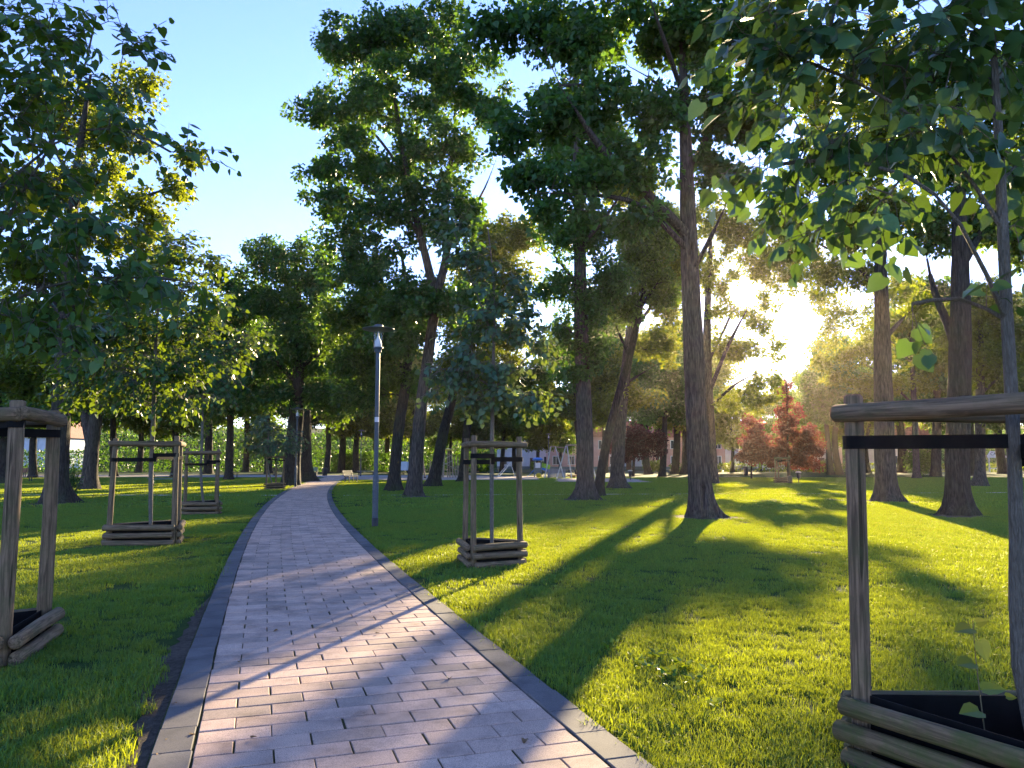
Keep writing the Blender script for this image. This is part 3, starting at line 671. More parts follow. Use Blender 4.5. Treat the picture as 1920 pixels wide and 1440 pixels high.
# 2 the big trunk on the lawn, in front of the sun's right-hand gap
tree('maple_tree', 'big maple with a stout bare trunk in the middle of the sunlit lawn', 12, 21.8,
     [(1318, 972, .44), (1314, 930, .37), (1309, 860, .34), (1305, 760, .325), (1300, 640, .31), (1294, 500, .285), (1289, 380, .25), (1285, 260, .2), (1281, 140, .15), (1278, 20, .10), (1275, -120, .04)],
     [[(1292, 440, .15), (1235, 385, .14, -.5), (1180, 330, .125, -1), (1125, 275, .11, -1.5), (1085, 215, .09, -2), (1050, 160, .06, -2), (1020, 90, .03, -2)], [(1293, 470, .09), (1200, 385, .075, -1), (1100, 365, .06, -2), (1010, 362, .03, -2.5)],
      [(1288, 330, .11), (1345, 220, .085, .6), (1400, 150, .05, 1)], [(1284, 230, .10), (1235, 160, .075, 1), (1180, 125, .05, 1.5)], [(1295, 520, .07), (1340, 430, .055, -1), (1380, 340, .03, -2)], [(1283, 180, .08), (1240, 60, .06, -2), (1200, -60, .03, -3)],
      [(1086, 217, .06), (1110, 150, .045, -1), (1100, 60, .02, -1)]],
     [(930, 50, 60, 45, -1), (1010, 40, 85, 50, -1), (1100, 90, 85, 65, -1), (1190, 50, 100, 60), (1300, 60, 100, 75), (1410, 60, 85, 80), (1040, 230, 70, 50, -1.5), (960, 250, 50, 45, -1.5), (1130, 190, 75, 50, -1), (1230, 200, 70, 60),
      (1350, 200, 75, 65), (1010, 325, 65, 38, -2), (1110, 340, 85, 42, -1.5), (1200, 300, 60, 45, -1), (1345, 320, 55, 50), (1415, 230, 50, 70), (1000, -110, 130, 90), (1200, -140, 180, 110), (1400, -110, 150, 100), (1450, 150, 60, 60), (1060, 395, 60, 25, -2), (1170, 410, 60, 25, -1)],
     470, 130, 0.50, 0.17, M_MAPLE, tmpl=MAPLE_LEAF, zmin=6.0, n=120, flare=1.05, ridge=0.05, tstep=0.14)
# 3-5 group right of the playground
tree('linden_tree', 'straight grey-barked tree with a burred foot, right of the swing frame', 13, 31.7,
     [(1098, 938, .52), (1097, 900, .43), (1096, 800, .40), (1092, 680, .36), (1089, 560, .32), (1086, 430, .26), (1082, 320, .2), (1078, 220, .12), (1075, 130, .05)],
     [[(1089, 540, .1), (1040, 480, .07, 1), (1000, 450, .04, 1)], [(1088, 470, .1), (1140, 400, .08, -1), (1180, 340, .05, -1)], [(1094, 640, .08), (1050, 600, .05, -1)]],
     [(1060, 200, 60, 60, 2), (1030, 300, 55, 50, 2), (1130, 280, 70, 60, 2), (1060, 440, 50, 50), (1120, 420, 55, 50), (1040, 530, 45, 35), (1100, 560, 40, 50), (1060, 620, 38, 35), (1120, 660, 45, 40), (1080, 700, 38, 25), (1150, 520, 40, 60)],
     260, 130, 0.5, 0.16, M_MAPLE, bark=M_BARK, zmin=4.0, n=70, flare=1.2, tstep=.2)
tree('linden_tree', 'dark slanting tree leaning to the right behind the straight grey-barked one', 14, 35.1,
     [(1122, 931, .30), (1128, 880, .27), (1142, 810, .25), (1160, 740, .23), (1180, 670, .2), (1198, 590, .17), (1212, 500, .12), (1222, 400, .05)],
     [[(1180, 670, .08), (1150, 600, .05, 1)], [(1200, 580, .08), (1240, 520, .05, -1)]],
     [(1200, 500, 50, 60), (1160, 580, 40, 40), (1230, 430, 50, 55), (1240, 550, 30, 40)], 130, 130, 0.5, 0.16, M_FAR, bark=M_BARK2, zmin=4.0, n=22)
tree('linden_tree', 'thick tree with a bulging burr low on its trunk, behind the slanting dark one', 15, 44.7,
     [(1157, 917, .60), (1158, 890, .47), (1160, 830, .44), (1168, 740, .40), (1180, 640, .36), (1192, 540, .3), (1200, 430, .22), (1205, 330, .1)],
     [[(1182, 630, .12), (1230, 560, .08, 1), (1250, 520, .05, 1)], [(1170, 720, .1), (1220, 690, .06, -1)]],
     [(1220, 440, 65, 70), (1180, 350, 60, 60), (1250, 560, 40, 60), (1235, 650, 40, 45), (1190, 745, 45, 26), (1270, 480, 40, 60)], 210, 130, 0.62, 0.2, M_MAPLE2, zmin=4.5, n=26, flare=1.2)
# 6 yellow-lit maple behind the big trunk
tree('maple_tree', 'sun-yellowed maple just behind the big bare trunk, spreading branches to the right', 16, 54.2,
     [(1335, 908, .56), (1334, 870, .46), (1330, 790, .42), (1326, 700, .38), (1326, 600, .30), (1330, 500, .22), (1335, 400, .1)],
     [[(1328, 740, .16), (1360, 660, .13, -1), (1390, 600, .09, -2), (1425, 540, .05, -3)], [(1330, 770, .12), (1380, 720, .09, -2), (1440, 690, .05, -3)], [(1327, 680, .12), (1370, 590, .08, 2), (1400, 500, .05, 2)]],
     [(1395, 745, 60, 26, -2), (1435, 715, 30, 18, -2), (1380, 655, 42, 30, 0, 1.1), (1415, 605, 30, 26, 0, 1.0), (1445, 650, 26, 24, -2, .7), (1440, 560, 22, 20, 1, .9), (1360, 560, 20, 26, 0, .8), (1355, 590, 30, 36, 0, .6), (1340, 500, 50, 55), (1400, 470, 35, 30, 0, .4), (1330, 410, 60, 50), (1440, 500, 55, 34, 0, 1.2), (1385, 440, 55, 40, 0, 1.2), (1470, 440, 60, 40, 0, 1.2), (1520, 500, 50, 34, 1, 1.2), (1345, 640, 26, 40, 0, .6), (1385, 600, 22, 22, 0, .5), (1475, 520, 40, 30, -2, .7), (1530, 560, 35, 25, 2, .6)],
     340, 105, 0.55, 0.19, M_MAPLE2, tmpl=MAPLE_LEAF, zmin=4.5, n=26, flare=1.0)
# 7-9 leaning group left of the playground
tree('linden_tree', 'dark tree leaning right, first trunk right of the nearer lamp post', 17, 41.4,
     [(737, 921, .46), (740, 880, .38), (748, 800, .36), (760, 720, .32), (766, 640, .26), (762, 540, .16), (750, 460, .06)],
     [[(762, 700, .12), (710, 640, .08, 1)], [(766, 640, .1), (800, 580, .07, 1)]],
     [(715, 640, 65, 50), (690, 560, 60, 50), (760, 600, 55, 60), (660, 680, 55, 40), (640, 600, 45, 45), (740, 710, 50, 30), (670, 750, 45, 25)], 220, 130, 0.6, 0.19, M_FAR, bark=M_BARK2, zmin=3.5, n=24)
tree('linden_tree', 'dark moss-footed tree leaning right in front of the climbing frame', 18, 48.4,
     [(812, 913, .52), (818, 880, .42), (832, 810, .38), (850, 740, .34), (866, 660, .28), (880, 560, .2), (890, 460, .1)],
     [[(852, 735, .12), (815, 690, .08, 1)], [(868, 650, .12), (920, 580, .08, 1), (950, 500, .05, 1)]],
     [(890, 620, 60, 55), (930, 440, 60, 55), (950, 530, 55, 60), (890, 520, 50, 60), (850, 690, 45, 30), (900, 710, 50, 35), (980, 450, 40, 45), (960, 640, 40, 40)], 260, 130, 0.65, 0.21, M_MAPLE2, bark=M_BARK2, zmin=4.0, n=24)
tree('linden_tree', 'slender dark tree seen behind the lone tree guard, beside the sand', 19, 59.9,
     [(868, 904, .5), (870, 870, .38), (876, 800, .34), (884, 740, .28), (890, 660, .15)], [[(884, 740, .1), (930, 700, .06)]],
     [(900, 740, 60, 35), (870, 690, 50, 40), (940, 720, 50, 40), (910, 660, 60, 45), (980, 700, 50, 35), (990, 770, 40, 25)], 150, 120, 0.75, 0.25, M_FAR, bark=M_BARK2, zmin=3.5, n=20)
# 10-11 twin trunks by the far lamp
tree('linden_tree', 'massive dark-trunked tree left of the far lamp post on the left path side', 20, 50.5,
     [(545, 908, .74), (548, 870, .62), (553, 800, .56), (558, 730, .5), (562, 650, .4), (560, 560, .25), (555, 490, .1)],
     [[(560, 690, .2), (620, 660, .14, -1), (680, 650, .08, -1.5)], [(558, 720, .18), (500, 660, .12, -1), (450, 620, .06, -1)], [(561, 640, .16), (510, 560, .1, 1), (480, 500, .05, 1)]],
     [(505, 480, 50, 35), (560, 500, 60, 48), (610, 520, 40, 45), (445, 530, 45, 40), (490, 570, 65, 55), (570, 590, 75, 60), (430, 610, 55, 45), (510, 660, 75, 45), (600, 670, 70, 50), (650, 640, 45, 45), (470, 720, 55, 35), (550, 740, 70, 30), (630, 740, 55, 35)],
     420, 130, 0.72, 0.22, M_MAPLE, bark=M_BARK2, zmin=4.0, n=28, flare=0.5)
tree('linden_tree', 'thick dark trunk with a flared foot just right of the far lamp post', 21, 60,
     [(572, 899, .85), (572, 870, .62), (572, 800, .55), (572, 720, .45), (575, 620, .25)], [[(572, 730, .15), (620, 690, .1, 2)]],
     [(590, 700, 60, 40, 3), (640, 720, 50, 35, 3), (600, 640, 60, 50, 3), (540, 700, 50, 40, 4), (650, 660, 50, 50, 4), (620, 770, 45, 22, 2)], 160, 120, 0.85, 0.26, M_FAR, bark=M_BARK2, zmin=4.5, n=26, flare=0.9)
# left side
tree('maple_tree', 'tall tree with sunlit yellow leaf tops behind the left picture-edge guard', 22, 29.3,
     [(106, 945, .66), (108, 900, .44), (112, 820, .40), (118, 720, .38), (124, 600, .34), (130, 480, .29), (140, 360, .22), (155, 240, .14), (170, 140, .06)],
     [[(130, 480, .15), (200, 410, .12, -.5), (270, 370, .09, -1), (330, 345, .05, -1), (385, 300, .02, -1)], [(138, 380, .12), (190, 280, .09, 1), (240, 180, .05, 1.5)], [(124, 600, .14), (60, 520, .1, 1), (0, 450, .06, 1)], [(120, 680, .12), (190, 620, .08, 1), (250, 580, .05, 1)], [(142, 350, .1), (90, 250, .07, 1), (60, 160, .04, 1)]],
     [(250, 170, 50, 50, 1), (215, 260, 60, 55, 1), (175, 330, 60, 50), (355, 285, 35, 22, -1), (330, 345, 45, 22, -1), (265, 385, 60, 38, -1), (110, 200, 80, 70, 1), (80, 350, 80, 60, 1), (170, 440, 70, 45), (270, 470, 50, 45), (60, 500, 90, 60, 1), (180, 560, 80, 50, 1), (280, 560, 55, 45, 1), (60, 620, 90, 50, 1), (170, 660, 80, 40, 2), (0, 700, 80, 50, 2), (120, 730, 80, 30, 3)],
     420, 95, 0.52, 0.17, M_MAPLE2, tmpl=MAPLE_LEAF, bark=M_BARK2, zmin=4.0, n=50, flare=0.8, tstep=.2)
tree('linden_tree', 'forked grey trunk on the far left lawn between the two nearest left guards', 23, 43.0,
     [(166, 919, .60), (168, 890, .46), (172, 840, .42), (180, 780, .38), (188, 700, .3), (195, 600, .15)], [[(172, 840, .3), (160, 780, .26, .6), (150, 700, .18, .8), (140, 620, .08, 1)]],
     [(170, 680, 80, 45, 1), (240, 660, 70, 50, 1), (110, 680, 70, 45, 2), (230, 730, 60, 35), (150, 750, 60, 28, 2), (200, 590, 70, 50, 2), (300, 700, 60, 40, 2), (60, 760, 60, 28, 2)], 260, 125, 0.68, 0.21, M_FAR, zmin=3.6, n=26, flare=0.5)
tree('linden_tree', 'dark leaning trunk cut by the left picture edge', 24, 55,
     [(2, 906, .7), (2, 880, .56), (6, 840, .54), (0, 790, .48), (-12, 720, .38), (-20, 620, .15)], [[(0, 790, .2), (40, 740, .12, 1)]],
     [(0, 690, 90, 50), (60, 730, 60, 35), (-60, 720, 80, 60), (20, 600, 90, 60), (30, 790, 50, 22)], 160, 120, 0.8, 0.25, M_FAR, bark=M_BARK2, zmin=4, n=22, flare=0.5)
# right side
tree('linden_tree', 'brown trunk with a wide flared foot, in sun left of the knobbly one', 25, 30.4,
     [(1662, 941, .50), (1661, 910, .44), (1659, 850, .42), (1657, 760, .40), (1655, 660, .36), (1653, 560, .3), (1650, 440, .22), (1648, 300, .12), (1645, 150, .04)],
     [[(1656, 640, .1), (1700, 590, .07, 1), (1740, 560, .04, 1)], [(1654, 560, .12), (1600, 490, .08, 1), (1540, 460, .05, 2), (1480, 420, .02, 2)], [(1652, 480, .1), (1710, 400, .07, 1)]],
     [(1700, 570, 45, 30, 1, .6), (1580, 430, 60, 50, 1), (1640, 380, 60, 60), (1710, 400, 60, 60, 1), (1560, 300, 70, 60, 1), (1650, 240, 80, 70), (1730, 260, 70, 70, 1), (1640, 100, 90, 70), (1540, 180, 60, 60, 1), (1745, 120, 60, 70, 1), (1500, 470, 50, 36, 2), (1475, 390, 50, 45, 2), (1550, 515, 36, 24, 2), (1610, 510, 40, 30, 1)],
     300, 125, 0.55, 0.18, M_MAPLE2, zmin=5.0, n=70, flare=1.0, tstep=.2)
tree('linden_tree', 'dark knobbly trunk seen through the right picture-edge guard, casting a shadow to the right', 26, 22.8,
     [(1797, 968, .46), (1796, 930, .40), (1795, 860, .385), (1797, 760, .37), (1800, 660, .35), (1801, 560, .30), (1800, 440, .24), (1798, 300, .16), (1795, 120, .06)],
     [[(1800, 670, .16), (1778, 610, .13, .4), (1750, 540, .10, .8), (1730, 440, .06, 1)], [(1800, 500, .14), (1850, 420, .1, 1), (1900, 360, .06, 1)]],
     [(1740, 430, 50, 40, 1), (1850, 420, 55, 50, 1), (1900, 330, 60, 60, 1), (1790, 300, 70, 70), (1860, 180, 80, 70, 1), (1750, 150, 60, 70), (1960, 430, 70, 80, 1), (1980, 250, 80, 90, 1)],
     240, 120, 0.5, 0.17, M_FAR, bark=M_BARK2, zmin=5.5, n=80, flare=1.0, tstep=.18)
tree('linden_tree', 'bluish slim trunk far right, seen below the guard rail near the picture edge', 27, 48.4,
     [(1838, 912, .52), (1838, 880, .36), (1838, 820, .34), (1838, 740, .3), (1838, 640, .2), (1836, 540, .08)], [[(1838, 740, .1), (1890, 690, .06)]],
     [(1850, 690, 60, 45), (1900, 640, 60, 50), (1800, 640, 50, 40), (1880, 770, 55, 25), (1840, 580, 70, 50), (1930, 730, 40, 40)], 150, 120, 0.7, 0.22, M_MAPLE2, zmin=4, n=22, flare=0.9)

tree('linden_tree', 'sun-flecked yellow-green tree between the two big right-hand trunks', 28, 70,
     [(1718, 897, .42), (1718, 870, .36), (1716, 800, .32), (1712, 720, .26), (1708, 640, .16), (1704, 570, .06)], [[(1714, 760, .12), (1650, 700, .08), (1590, 670, .04)], [(1712, 720, .12), (1760, 650, .08), (1790, 600, .04)], [(1710, 680, .1), (1650, 620, .06), (1610, 590, .03)]],
     [(1615, 595, 42, 26, 0, .8), (1590, 665, 42, 24), (1690, 600, 50, 34), (1650, 650, 46, 26), (1750, 590, 45, 36), (1745, 680, 55, 26), (1640, 722, 50, 16), (1700, 720, 50, 18), (1790, 640, 40, 34), (1685, 545, 45, 28), (1570, 705, 30, 16), (1548, 630, 28, 28), (1538, 685, 28, 22), (1562, 580, 28, 24)],
     250, 95, 0.72, 0.24, M_MAPLE2, zmin=4.5, n=30, flare=0.7)
# copper trees
tree('copper_beech', 'larger copper-red tree of the pair in the middle distance, pyramid shaped', 31, 60,
     [(1478, 903, .16), (1478, 880, .13), (1477, 840, .11), (1476, 780, .08), (1474, 700, .03)], [],
     [(1475, 735, 16, 28), (1478, 780, 28, 24), (1480, 815, 42, 24), (1482, 850, 52, 22), (1450, 845, 28, 18), (1515, 840, 30, 22), (1520, 810, 22, 16), (1440, 862, 26, 12), (1500, 868, 40, 12)],
     130, 130, 0.42, 0.17, M_COPPER, bark=M_BARK2, zmin=1.2, n=12, flare=0.3, tip=0.008, category='tree')
tree('copper_beech', 'smaller copper-red tree left of the pyramid shaped one, on a thin stem', 32, 68,
     [(1409, 899, .09), (1409, 870, .08), (1409, 830, .06), (1408, 795, .02)], [],
     [(1410, 800, 18, 20), (1412, 830, 32, 20), (1400, 855, 26, 14), (1425, 850, 26, 16)], 70, 120, 0.45, 0.19, M_COPPER, bark=M_BARK2, zmin=1.5, n=10, flare=0.2, tip=0.008)
tree('purple_plum_tree', 'dark purple round-crowned tree behind the burred trunk', 33, 80,
     [(1187, 893, .2), (1188, 870, .17), (1190, 840, .13), (1192, 800, .05)], [],
     [(1190, 815, 38, 22), (1205, 840, 40, 22), (1170, 840, 32, 20), (1225, 825, 24, 20)], 90, 120, 0.6, 0.24, M_PURPLE, bark=M_BARK2, zmin=2.0, n=12, flare=0.3, tip=0.01)
# ------------------------------------------------------------------ young lindens in the guards
def young(label, seed, tr, D, trunk, blobs, n, tw, size, lmat, gap=0.075, limbs=(), tmpl=HEART_LEAF, r0=0.035, droop=.5, ln=0.42, dk=0.9, zmin=1.9, tip=0.004, sub=0.0035):
    pts = [(Vector((tr[0], tr[1], 0)), r0)] + [(P(a, b, D + (e[0] if e else 0)), c) for a, b, c, *e in trunk]
    return tree('young_linden', label, seed, D, pts, [[(P(a, b, D + (e[0] if e else 0)), c) for a, b, c, *e in l] for l in limbs], blobs, n, 0, 0, size, lmat, bark=M_YBARK, tmpl=tmpl, zmin=zmin, world=True, dk=dk,
             twigs=dict(n=tw, len=ln, gap=gap, droop=droop, r=sub), tip=tip, step=0.25, flare=0.15, up=0.12, n=16, ridge=0.015)
young('large-leaved young linden overhanging the upper left corner from the left-edge guard', 41, tr_nl, 6.6,
      [(-52, 800, .04), (-58, 600, .035), (-50, 400, .03), (-40, 200, .02), (-30, -50, .008)],
      [(30, 40, 110, 70), (150, 50, 75, 50, -.3), (230, 90, 55, 35, -.3), (40, 180, 100, 80), (160, 170, 75, 60, -.2), (225, 250, 80, 26, -.3), (310, 285, 45, 18, -.3), (60, 320, 110, 70), (40, 440, 110, 70), (170, 430, 75, 55, -.2), (190, 520, 90, 50), (270, 500, 60, 40, -.2), (330, 530, 40, 22, -.2), (60, 560, 110, 50), (130, 610, 70, 28), (-80, 300, 90, 250)],
      235, 3, 0.092, M_LINDEN, limbs=[[(-55, 500, .022), (60, 330, .015), (140, 190, .010), (180, 30, .005)], [(-50, 420, .02), (100, 270, .012), (220, 240, .007), (320, 285, .004)], [(-56, 620, .02), (80, 540, .014), (200, 520, .008), (330, 525, .004)]], ln=0.40, gap=0.065, dk=.8)
young('rounded young linden in the second guard along the left side of the path', 42, tr_l1, 14.8,
      [(283, 900, .05), (287, 800, .047), (290, 720, .042), (293, 620, .033), (300, 540, .022), (310, 460, .01)],
      [(290, 690, 95, 45), (190, 690, 75, 38), (150, 730, 40, 22), (390, 665, 65, 38), (440, 640, 45, 22), (290, 610, 100, 50), (200, 620, 60, 40), (370, 590, 60, 45), (300, 530, 75, 48), (330, 470, 45, 40), (385, 500, 30, 28), (250, 740, 45, 18), (330, 740, 50, 16)],
      300, 5, 0.105, M_LINDEN, ln=0.5, gap=0.10, tip=.005, sub=.005, limbs=[[(290, 730, .03), (240, 690, .02), (180, 690, .012)], [(290, 725, .03), (350, 680, .02), (430, 650, .01)]])
young('thin young linden in the third guard along the left side', 43, tr_l2, 23.0,
      [(377, 900, .045), (379, 820, .042), (381, 750, .035), (384, 680, .02), (386, 640, .008)],
      [(385, 700, 50, 35), (400, 740, 45, 28), (360, 745, 38, 25), (390, 660, 35, 25), (430, 710, 28, 20)], 100, 4, 0.12, M_LINDEN, ln=0.5, gap=0.12, tip=.006, sub=.006)
young('small young linden in the far guard near the thin lamp post', 44, tr_c3, 43.4,
      [(503, 880, .05), (503, 850, .045), (503, 810, .03), (502, 775, .01)], [(500, 815, 42, 22), (520, 835, 38, 16), (480, 835, 34, 15), (500, 790, 24, 14), (545, 825, 22, 14)], 90, 4, 0.17, M_PALELIN, ln=0.7, gap=0.16, tip=.008, sub=.008)
young('pale-leaved young linden in the lone guard right of the path', 45, tr_e, 11.9,
      [(922, 900, .04), (923, 780, .037), (925, 680, .032), (927, 600, .024), (925, 520, .016), (915, 430, .007)],
      [(845, 415, 26, 22), (868, 460, 30, 26), (890, 500, 35, 35), (930, 540, 50, 45), (910, 600, 60, 35), (850, 690, 40, 26), (880, 660, 40, 26), (930, 690, 50, 26), (990, 640, 45, 18), (1005, 735, 38, 16), (960, 730, 45, 20), (970, 600, 35, 25), (900, 745, 50, 15), (840, 720, 30, 14)],
      150, 4, 0.10, M_PALELIN, ln=0.38, gap=0.085, tip=.004, sub=.004, limbs=[[(925, 640, .018), (890, 540, .012), (850, 430, .006)], [(924, 730, .018), (970, 690, .01), (1010, 640, .005)], [(924, 740, .016), (880, 700, .01), (840, 690, .005)]])
young('young linden with very large leaves hanging over the upper right corner, in the right-edge guard', 46, tr_nr, 3.86,
      [(1912, 1250, .042), (1906, 1000, .039), (1898, 780, .036), (1888, 600, .033), (1880, 430, .03), (1872, 250, .025), (1860, 50, .017), (1850, -200, .008)],
      [(1420, 70, 70, 55, .2), (1470, 160, 70, 55, .2), (1540, 70, 90, 60), (1650, 90, 100, 70), (1760, 80, 90, 70), (1860, 110, 70, 80, .2), (1450, 300, 55, 50, .2), (1550, 240, 80, 60), (1660, 230, 90, 60), (1780, 250, 80, 60), (1880, 290, 45, 80, .3), (1470, 380, 45, 30, .2), (1560, 370, 65, 40), (1660, 370, 65, 40), (1540, 440, 40, 18), (1700, 585, 26, 26), (1840, 545, 14, 24), (1900, 420, 30, 40), (1600, -80, 180, 90), (1820, -90, 140, 90)],
      230, 2, 0.105, M_NEARLIN, ln=0.30, gap=0.07, tip=.003, sub=.0025, dk=1.1,
      limbs=[[(1886, 560, .014), (1800, 420, .011, -.2), (1700, 330, .008, -.2), (1560, 300, .005), (1450, 310, .003)], [(1880, 420, .014), (1760, 260, .01), (1600, 150, .007), (1430, 90, .003)], [(1890, 600, .008), (1800, 560, .005), (1710, 570, .003)]])
# ------------------------------------------------------------------ shoot growing in the right-edge guard
def heart(size, fold=1.0):
    tv, tf = HEART_LEAF; v = tv * size; v[:, 2] *= fold; return v, [list(map(int, q)) for q in tf]
D_S = 3.86
sh_pts = [P(1850, 1400, D_S), P(1843, 1345, D_S), P(1836, 1290, D_S), P(1829, 1230, D_S), P(1826, 1190, D_S), P(1824, 1163, D_S)]
shoot = empty('linden_shoot', (sh_pts[0].x, sh_pts[0].y, 0.07), 'leggy yellow-leaved shoot growing inside the right-edge guard box', 'plant')
mb = MB(); pp = [Vector((sh_pts[0].x, sh_pts[0].y, 0.05))] + sh_pts
for k in range(len(pp) - 1): mb.bar(pp[k], pp[k + 1], 0.0035 - 0.0003 * k, 0.0033 - 0.0003 * k, 6)
put('stem', mb.me('stem', plain('shoot_stem', (0.12, 0.10, 0.05), 0.6), True), shoot)
M_SHOOT = leaf_mat('shoot_leaf', (0.09, 0.16, 0.02), (0.13, 0.20, 0.03), (0.48, 0.46, 0.03), 0.5)
for (px, py, ax, ay, sz, tx, tz) in ((1822, 1178, -1, -.05, .10, .2, .9), (1830, 1168, 1, .25, .055, .3, .4), (1836, 1200, .25, -1, .10, .8, .3), (1826, 1243, -1, .02, .10, .3, .9), (1840, 1293, 1, .12, .11, .1, .8), (1838, 1333, -1, .02, .115, .2, .9), (1885, 1306, 1, .0, .05, .2, .6)):
    p = P(px, py, D_S); a = Vector((ax, -0.25, ay)).normalized(); n = Vector((tx * .2, -tx - .25, tz)); n = (n - a * n.dot(a)).normalized(); b = a.cross(n)
    v, f = heart(sz); M = Matrix((b, a, n)).transposed().to_4x4(); M.translation = p
    put('leaf', mesh('leaf', v, f, M_SHOOT), shoot, M)

# ------------------------------------------------------------------ lamps
def lamp(loc, label, rz=0.0):
    root = empty('street_lamp', loc, label, 'lamp', 'park lamps'); x, y = loc[0], loc[1]; M = T(x, y, 0)
    put('base_sleeve', MB().lathe([(.078, -.05), (.078, .21), (.074, .215)], 18).me('base_sleeve', M_BLACK, True), root, M)
    put('lower_pole', MB().lathe([(.071, .2), (.071, 1.17), (.066, 1.2), (.054, 1.235)], 18).me('lower_pole', M_LAMP, True), root, M)
    dr = MB().box((-.03, -.066, .72), (.06, .014, .34)).me('service_door', M_LAMP); put('service_door', dr, root, M)
    put('pole', MB().lathe([(.053, 1.2), (.050, 4.22)], 18).me('pole', M_LAMP, True), root, M)
    put('sticker', MB().lathe([(.0535, 2.49), (.0535, 2.61)], 18, cap=False).me('sticker', M_WHITE, True), root, M)
    put('collar', MB().lathe([(.05, 4.17), (.085, 4.19), (.088, 4.26), (.105, 4.28), (.122, 4.285), (.122, 4.31)], 24).me('collar', M_LAMP, True), root, M)
    put('reflector', MB().lathe([(.082, 4.311), (.086, 4.36), (.075, 4.44), (.04, 4.53), (.018, 4.60), (.008, 4.70)], 20).me('reflector', M_WHITE, True), root, M)
    put('glass', MB().lathe([(.113, 4.312), (.113, 4.71)], 28, cap=False).me('glass', M_GLASS, True), root, M)
    put('canopy', MB().lathe([(.11, 4.705), (.36, 4.735), (.388, 4.75), (.385, 4.76), (.17, 4.81), (.12, 4.815)], 36).me('canopy', M_LAMPTOP, True), root, M)
    put('cap', MB().lathe([(.115, 4.812), (.11, 4.845), (.07, 4.868), (.01, 4.875)], 24).me('cap', M_LAMP, True), root, M)
    return root
lp = lamp(G(703, 988), 'tall grey-blue lamp post with disc canopy, nearest, right of the path')
for q, lb in ((G(554, 913), 'far lamp post left of the path, in front of the massive dark trunks'), (G(676, 893), 'very distant thin lamp post by the benches beyond the path end'), (P(1029, 885, 92), 'distant lamp post behind the playground swing frame')):
    c = copy_tree(lp); c.location = (q.x, q.y, 0); c['label'] = lb

# ------------------------------------------------------------------ benches, bins, tables
M_TEAL = plain('teal_board', (0.10, 0.17, 0.18), 0.5); M_REDB = plain('red_board', (0.20, 0.07, 0.05), 0.6); M_DARKB = plain('dark_board', (0.035, 0.03, 0.028), 0.6); M_IRON = plain('dark_iron', (0.02, 0.02, 0.022), 0.5)
M_PALEB = plain('pale_board', (0.45, 0.44, 0.42), 0.5)
def bench(loc, rz, label, mat, ln=1.9, back=True):
    root = empty('park_bench', loc, label, 'bench', 'park benches', rz)
    for k in range(4): part('seat_slat', MB().box((0, -.03 - .1 * k + .12, .45), (ln, .085, .035)).me('seat_slat', mat), root)
    if back:
        for k in range(3): part('back_slat', MB().box((0, .22 + .025 * k, .56 + .13 * k), (ln, .03, .105)).me('back_slat', mat), root)
    for sx in (-1, 1):
        m = MB().box((sx * (ln / 2 - .18), .1, .215), (.06, .06, .43)).box((sx * (ln / 2 - .18), -.22, .215), (.06, .06, .43)).box((sx * (ln / 2 - .18), -.05, .42), (.055, .42, .03))
        if back: m.bar((sx * (ln / 2 - .18), .17, .40), (sx * (ln / 2 - .18), .29, .90), .025, .02, 6)
        part('leg', m.me('leg', M_IRON), root)
    return root
def gx_(px, D): return P(px, 800, D).x
bench((gx_(583, 88), 88, 0), math.pi, 'teal-green slatted bench right of the thick flared trunk', M_TEAL)
bench((gx_(530, 84), 84, 0), math.pi, 'dark bench half hidden left of the massive trunk by the far lamp', M_DARKB)
b_end = G(657, 904); bench(b_end, math.radians(78), 'dark bench seen end-on beside the far end of the path', M_DARKB, 1.8)
bench((gx_(688, 88), 88, 0), 0, 'pale bench without back beyond the path end', M_PALEB, 2.0, False)
bench((gx_(27, 78), 78, 0), 0.05, 'long red bench far off at the left picture edge', M_REDB, 3.0)
bench((gx_(430, 72), 72, 0), 0.4, 'dark bench in deep shade between the left trunks', M_DARKB, 2.0, False)
bench((gx_(80, 60), 60, 0), 0.1, 'low black bench between the two posts of the left-edge guard', M_DARKB, 1.6, False)
def picnic(loc, rz, label):
    root = empty('picnic_table', loc, label, 'table', None, rz)
    for k in range(4): part('top_board', MB().box((0, -.3 + .2 * k, .74), (1.8, .185, .04)).me('top_board', M_TEAL), root)
    for sy in (-1, 1): part('seat_board', MB().box((0, sy * .72, .45), (1.8, .24, .04)).me('seat_board', M_TEAL), root)
    for sx in (-.6, .6):
        part('trestle', MB().bar((sx, -.6, 0), (sx, .25, .72), .035, .035, 6).bar((sx + .05, .6, 0), (sx + .05, -.25, .72), .035, .035, 6).box((sx, 0, .42), (.05, 1.6, .06)).me('trestle', M_IRON), root)
picnic(G(306, 911), 0.5, 'teal-topped trestle table on the lawn seen through the second left guard')
def bin_(loc, label, r=.27, h=.85, mat=M_IRON, top=None):
    root = empty('litter_bin', loc, label, 'litter bin', 'litter bins')
    part('body', MB().lathe([(r * .85, .0), (r, .06), (r, h * .82), (r * 1.06, h * .83)], 16).me('body', mat, True), root)
    part('lid', MB().lathe([(r * 1.08, h * .84), (r * 1.0, h * .95), (r * .5, h)], 16).me('lid', top or mat, True), root)
bin_((gx_(611, 84), 84, 0), 'dark domed litter bin right of the teal bench')
bin_((gx_(1396, 86), 86, 0), 'dark litter bin in the sun left of the copper-red trees', .25, 1.0)
q = G(1469, 906); bin_((q.x + .05, q.y - 1.2, 0), 'small dark bin in front of the far guard by the copper-red tree', .16, .55)
q = G(1478, 905)
